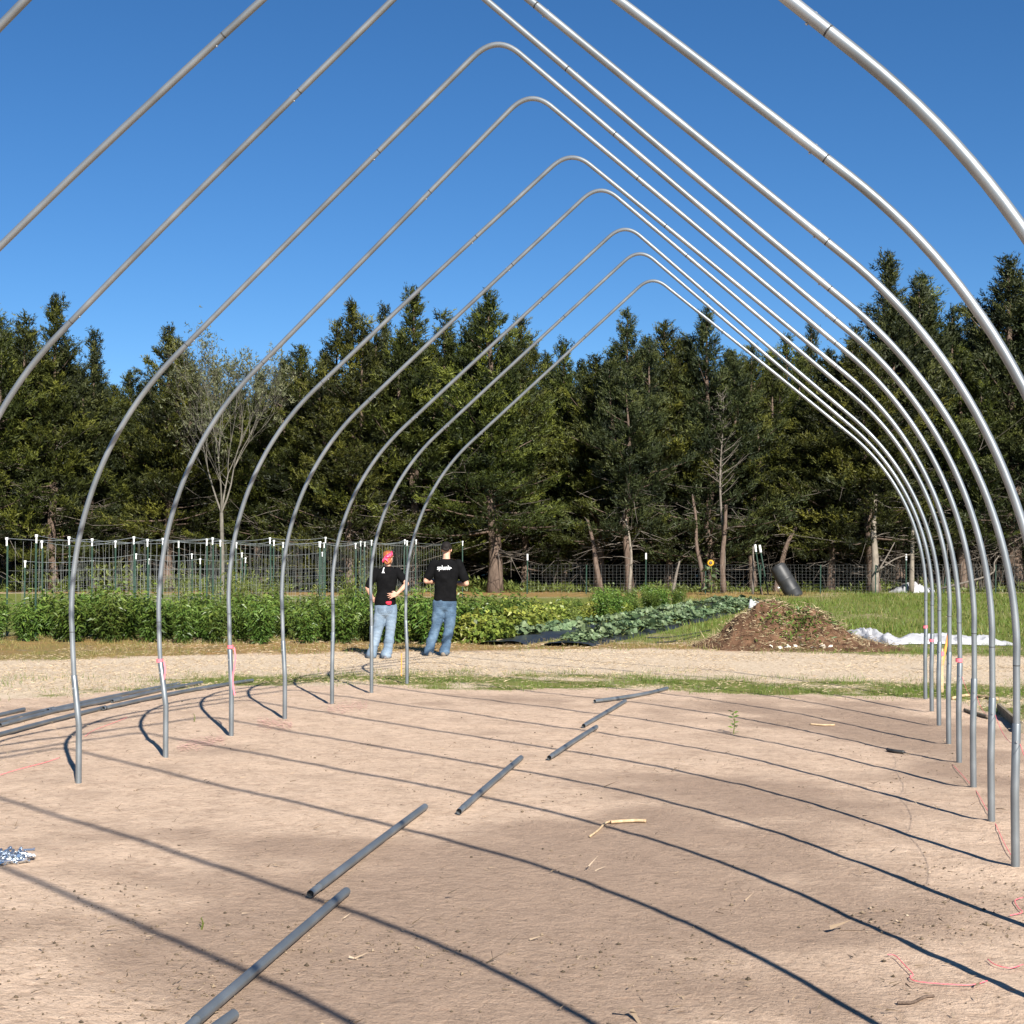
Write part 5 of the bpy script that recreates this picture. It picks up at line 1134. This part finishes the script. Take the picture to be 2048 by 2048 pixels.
shl, shr = V3(-.150, -.008, 1.365), V3(.185, -.008, 1.365); ell_, elr = V3(-.285, -.03, 1.115), V3(.335, -.09, 1.175)
wrl, wrr = V3(-.205, .02, .935), V3(.190, -.135, 1.02)
for a, b_, c_ in ((shl, ell_, wrl), (shr, elr, wrr)): cap(body, [a, (a+b_)/2+V3(np.sign(b_[0])*.01, -.008, 0), b_], [.052, .044, .037], 14); cap(body, [b_, b_*.55+c_*.45, c_], [.038, .036, .025], 14)
hand(body, wrl, (.45, .7, -.5), (-.9, .2, .3), .9, .3, .3, 1); hand(body, wrr, (-.95, -.02, -.28), (0, -1, .1), .95, .55, .12, 1)
cap(body, [V3(-.082, 0, .84), V3(-.10, .005, .58), V3(-.14, .01, .38), V3(-.19, 0, .18), V3(-.215, 0, .10)], [.07, .058, .048, .038, .034]); cap(body, [V3(.082, 0, .84), V3(.085, .005, .58), V3(.065, .01, .38), V3(.035, 0, .18), V3(.015, -.02, .10)], [.07, .058, .048, .038, .034])
fuse(body, 'body', M['skin'], wom, .006, 3)
tee = MB(); torso_w(tee, .014); loft(tee, [(-.005, 0, .845, .168, .13), (0, 0, .93, .160, .124), (0, 0, 1.03, .15, .118)])
for a, b_, k in ((shl, ell_, .86), (shr, elr, .62)):
    e = a+(b_-a)*k; cap(tee, [a, (a+e)/2, e], [.068, .066, .062], 16)
teeo = fuse(tee, 'tshirt', M['black_tee'], wom, .009, 4, lambda co: wr(.011, 9, 9., 7.)(co)*(1-.6*sstep(1.15, 1.3, co[:, 2])))
jw = jeans(wom, [(0, 0, .64, .06, .05), (0, 0, .685, .125, .10), (0, 0, .74, .160, .125), (0, 0, .80, .165, .13), (0, 0, .85, .158, .122), (0, 0, .885, .150, .115)], [[(-.082, 0, .80, .100), (-.10, .005, .58, .092), (-.14, .01, .38, .077), (-.19, 0, .18, .075), (-.222, -.005, .07, .088)], [(.082, 0, .80, .100), (.085, .005, .58, .090), (.065, .01, .38, .075), (.035, 0, .18, .074), (.015, -.035, .07, .086)]], M['denim_light'], 21, .88)
shoes(wom, [(-.225, .0), (.015, -.04)], M['shoe_dark'], (.3, -.25), .9)
hr = MB(); ell(hr, (.030, .0, 1.618), (.082, .098, .082)); ell(hr, (.022, -.055, 1.555), (.062, .045, .06)); cap(hr, [V3(-.02, -.06, 1.56), V3(.02, -.075, 1.50), V3(.07, -.05, 1.53)], [.026, .024, .03], 10)
fuse(hr, 'hair', M['hair_red'], wom, .006, 3, lambda co: .007*(fbm(co[:, 0]*60, co[:, 2]*60, 5, 2)-.4))
bd = MB(); R_ = Matrix.Rotation(-.5, 3, 'Y') @ Matrix.Rotation(.15, 3, 'X'); loftpts = []
ell(bd, (.040, -.022, 1.606), (.086, .100, .046), 24, Matrix.Rotation(-.62, 3, 'Y')); ell(bd, (.005, -.092, 1.572), (.034, .02, .026), 12); cap(bd, [V3(.0, -.10, 1.57), V3(-.03, -.115, 1.545), V3(-.035, -.11, 1.515)], [.014, .018, .010], 8); cap(bd, [V3(.01, -.10, 1.57), V3(.03, -.115, 1.54), V3(.04, -.105, 1.52)], [.012, .015, .008], 8)
cap(bd, [V3(.085, -.02, 1.66), V3(.095, -.03, 1.685)], [.02, .008], 8)
fuse(bd, 'bandana', M['bandana'], wom, .006, 3, lambda co: .005*(fbm(co[:, 0]*40, co[:, 2]*40, 7, 2)-.4))
V = [(-.052, 1.345), (-.036, 1.345), (-.030, 1.385), (-.026, 1.345), (-.008, 1.345), (-.022, 1.372), (-.024, 1.405), (-.014, 1.425), (-.022, 1.437), (-.034, 1.415), (-.040, 1.375)]
project(teeo, wom, V, [(0, 1, 2, 10), (2, 3, 4, 5), (2, 5, 6, 10), (6, 9, 10), (6, 7, 8, 9)], 'shirt_print', M['print'])
bg_ = MB(); cap(bg_, [V3(.03, -.135, .882), V3(.085, -.135, .888)], [.021, .021], 10); ell(bg_, (.06, -.13, .868), (.045, .02, .025), 14); fuse(bg_, 'red_pouch', M['red_bag'], wom, .006, 3)
for x_ in (-.07, .075): pocket(jw, wom, x_, .775, .10, .11, M['pocket_light'])
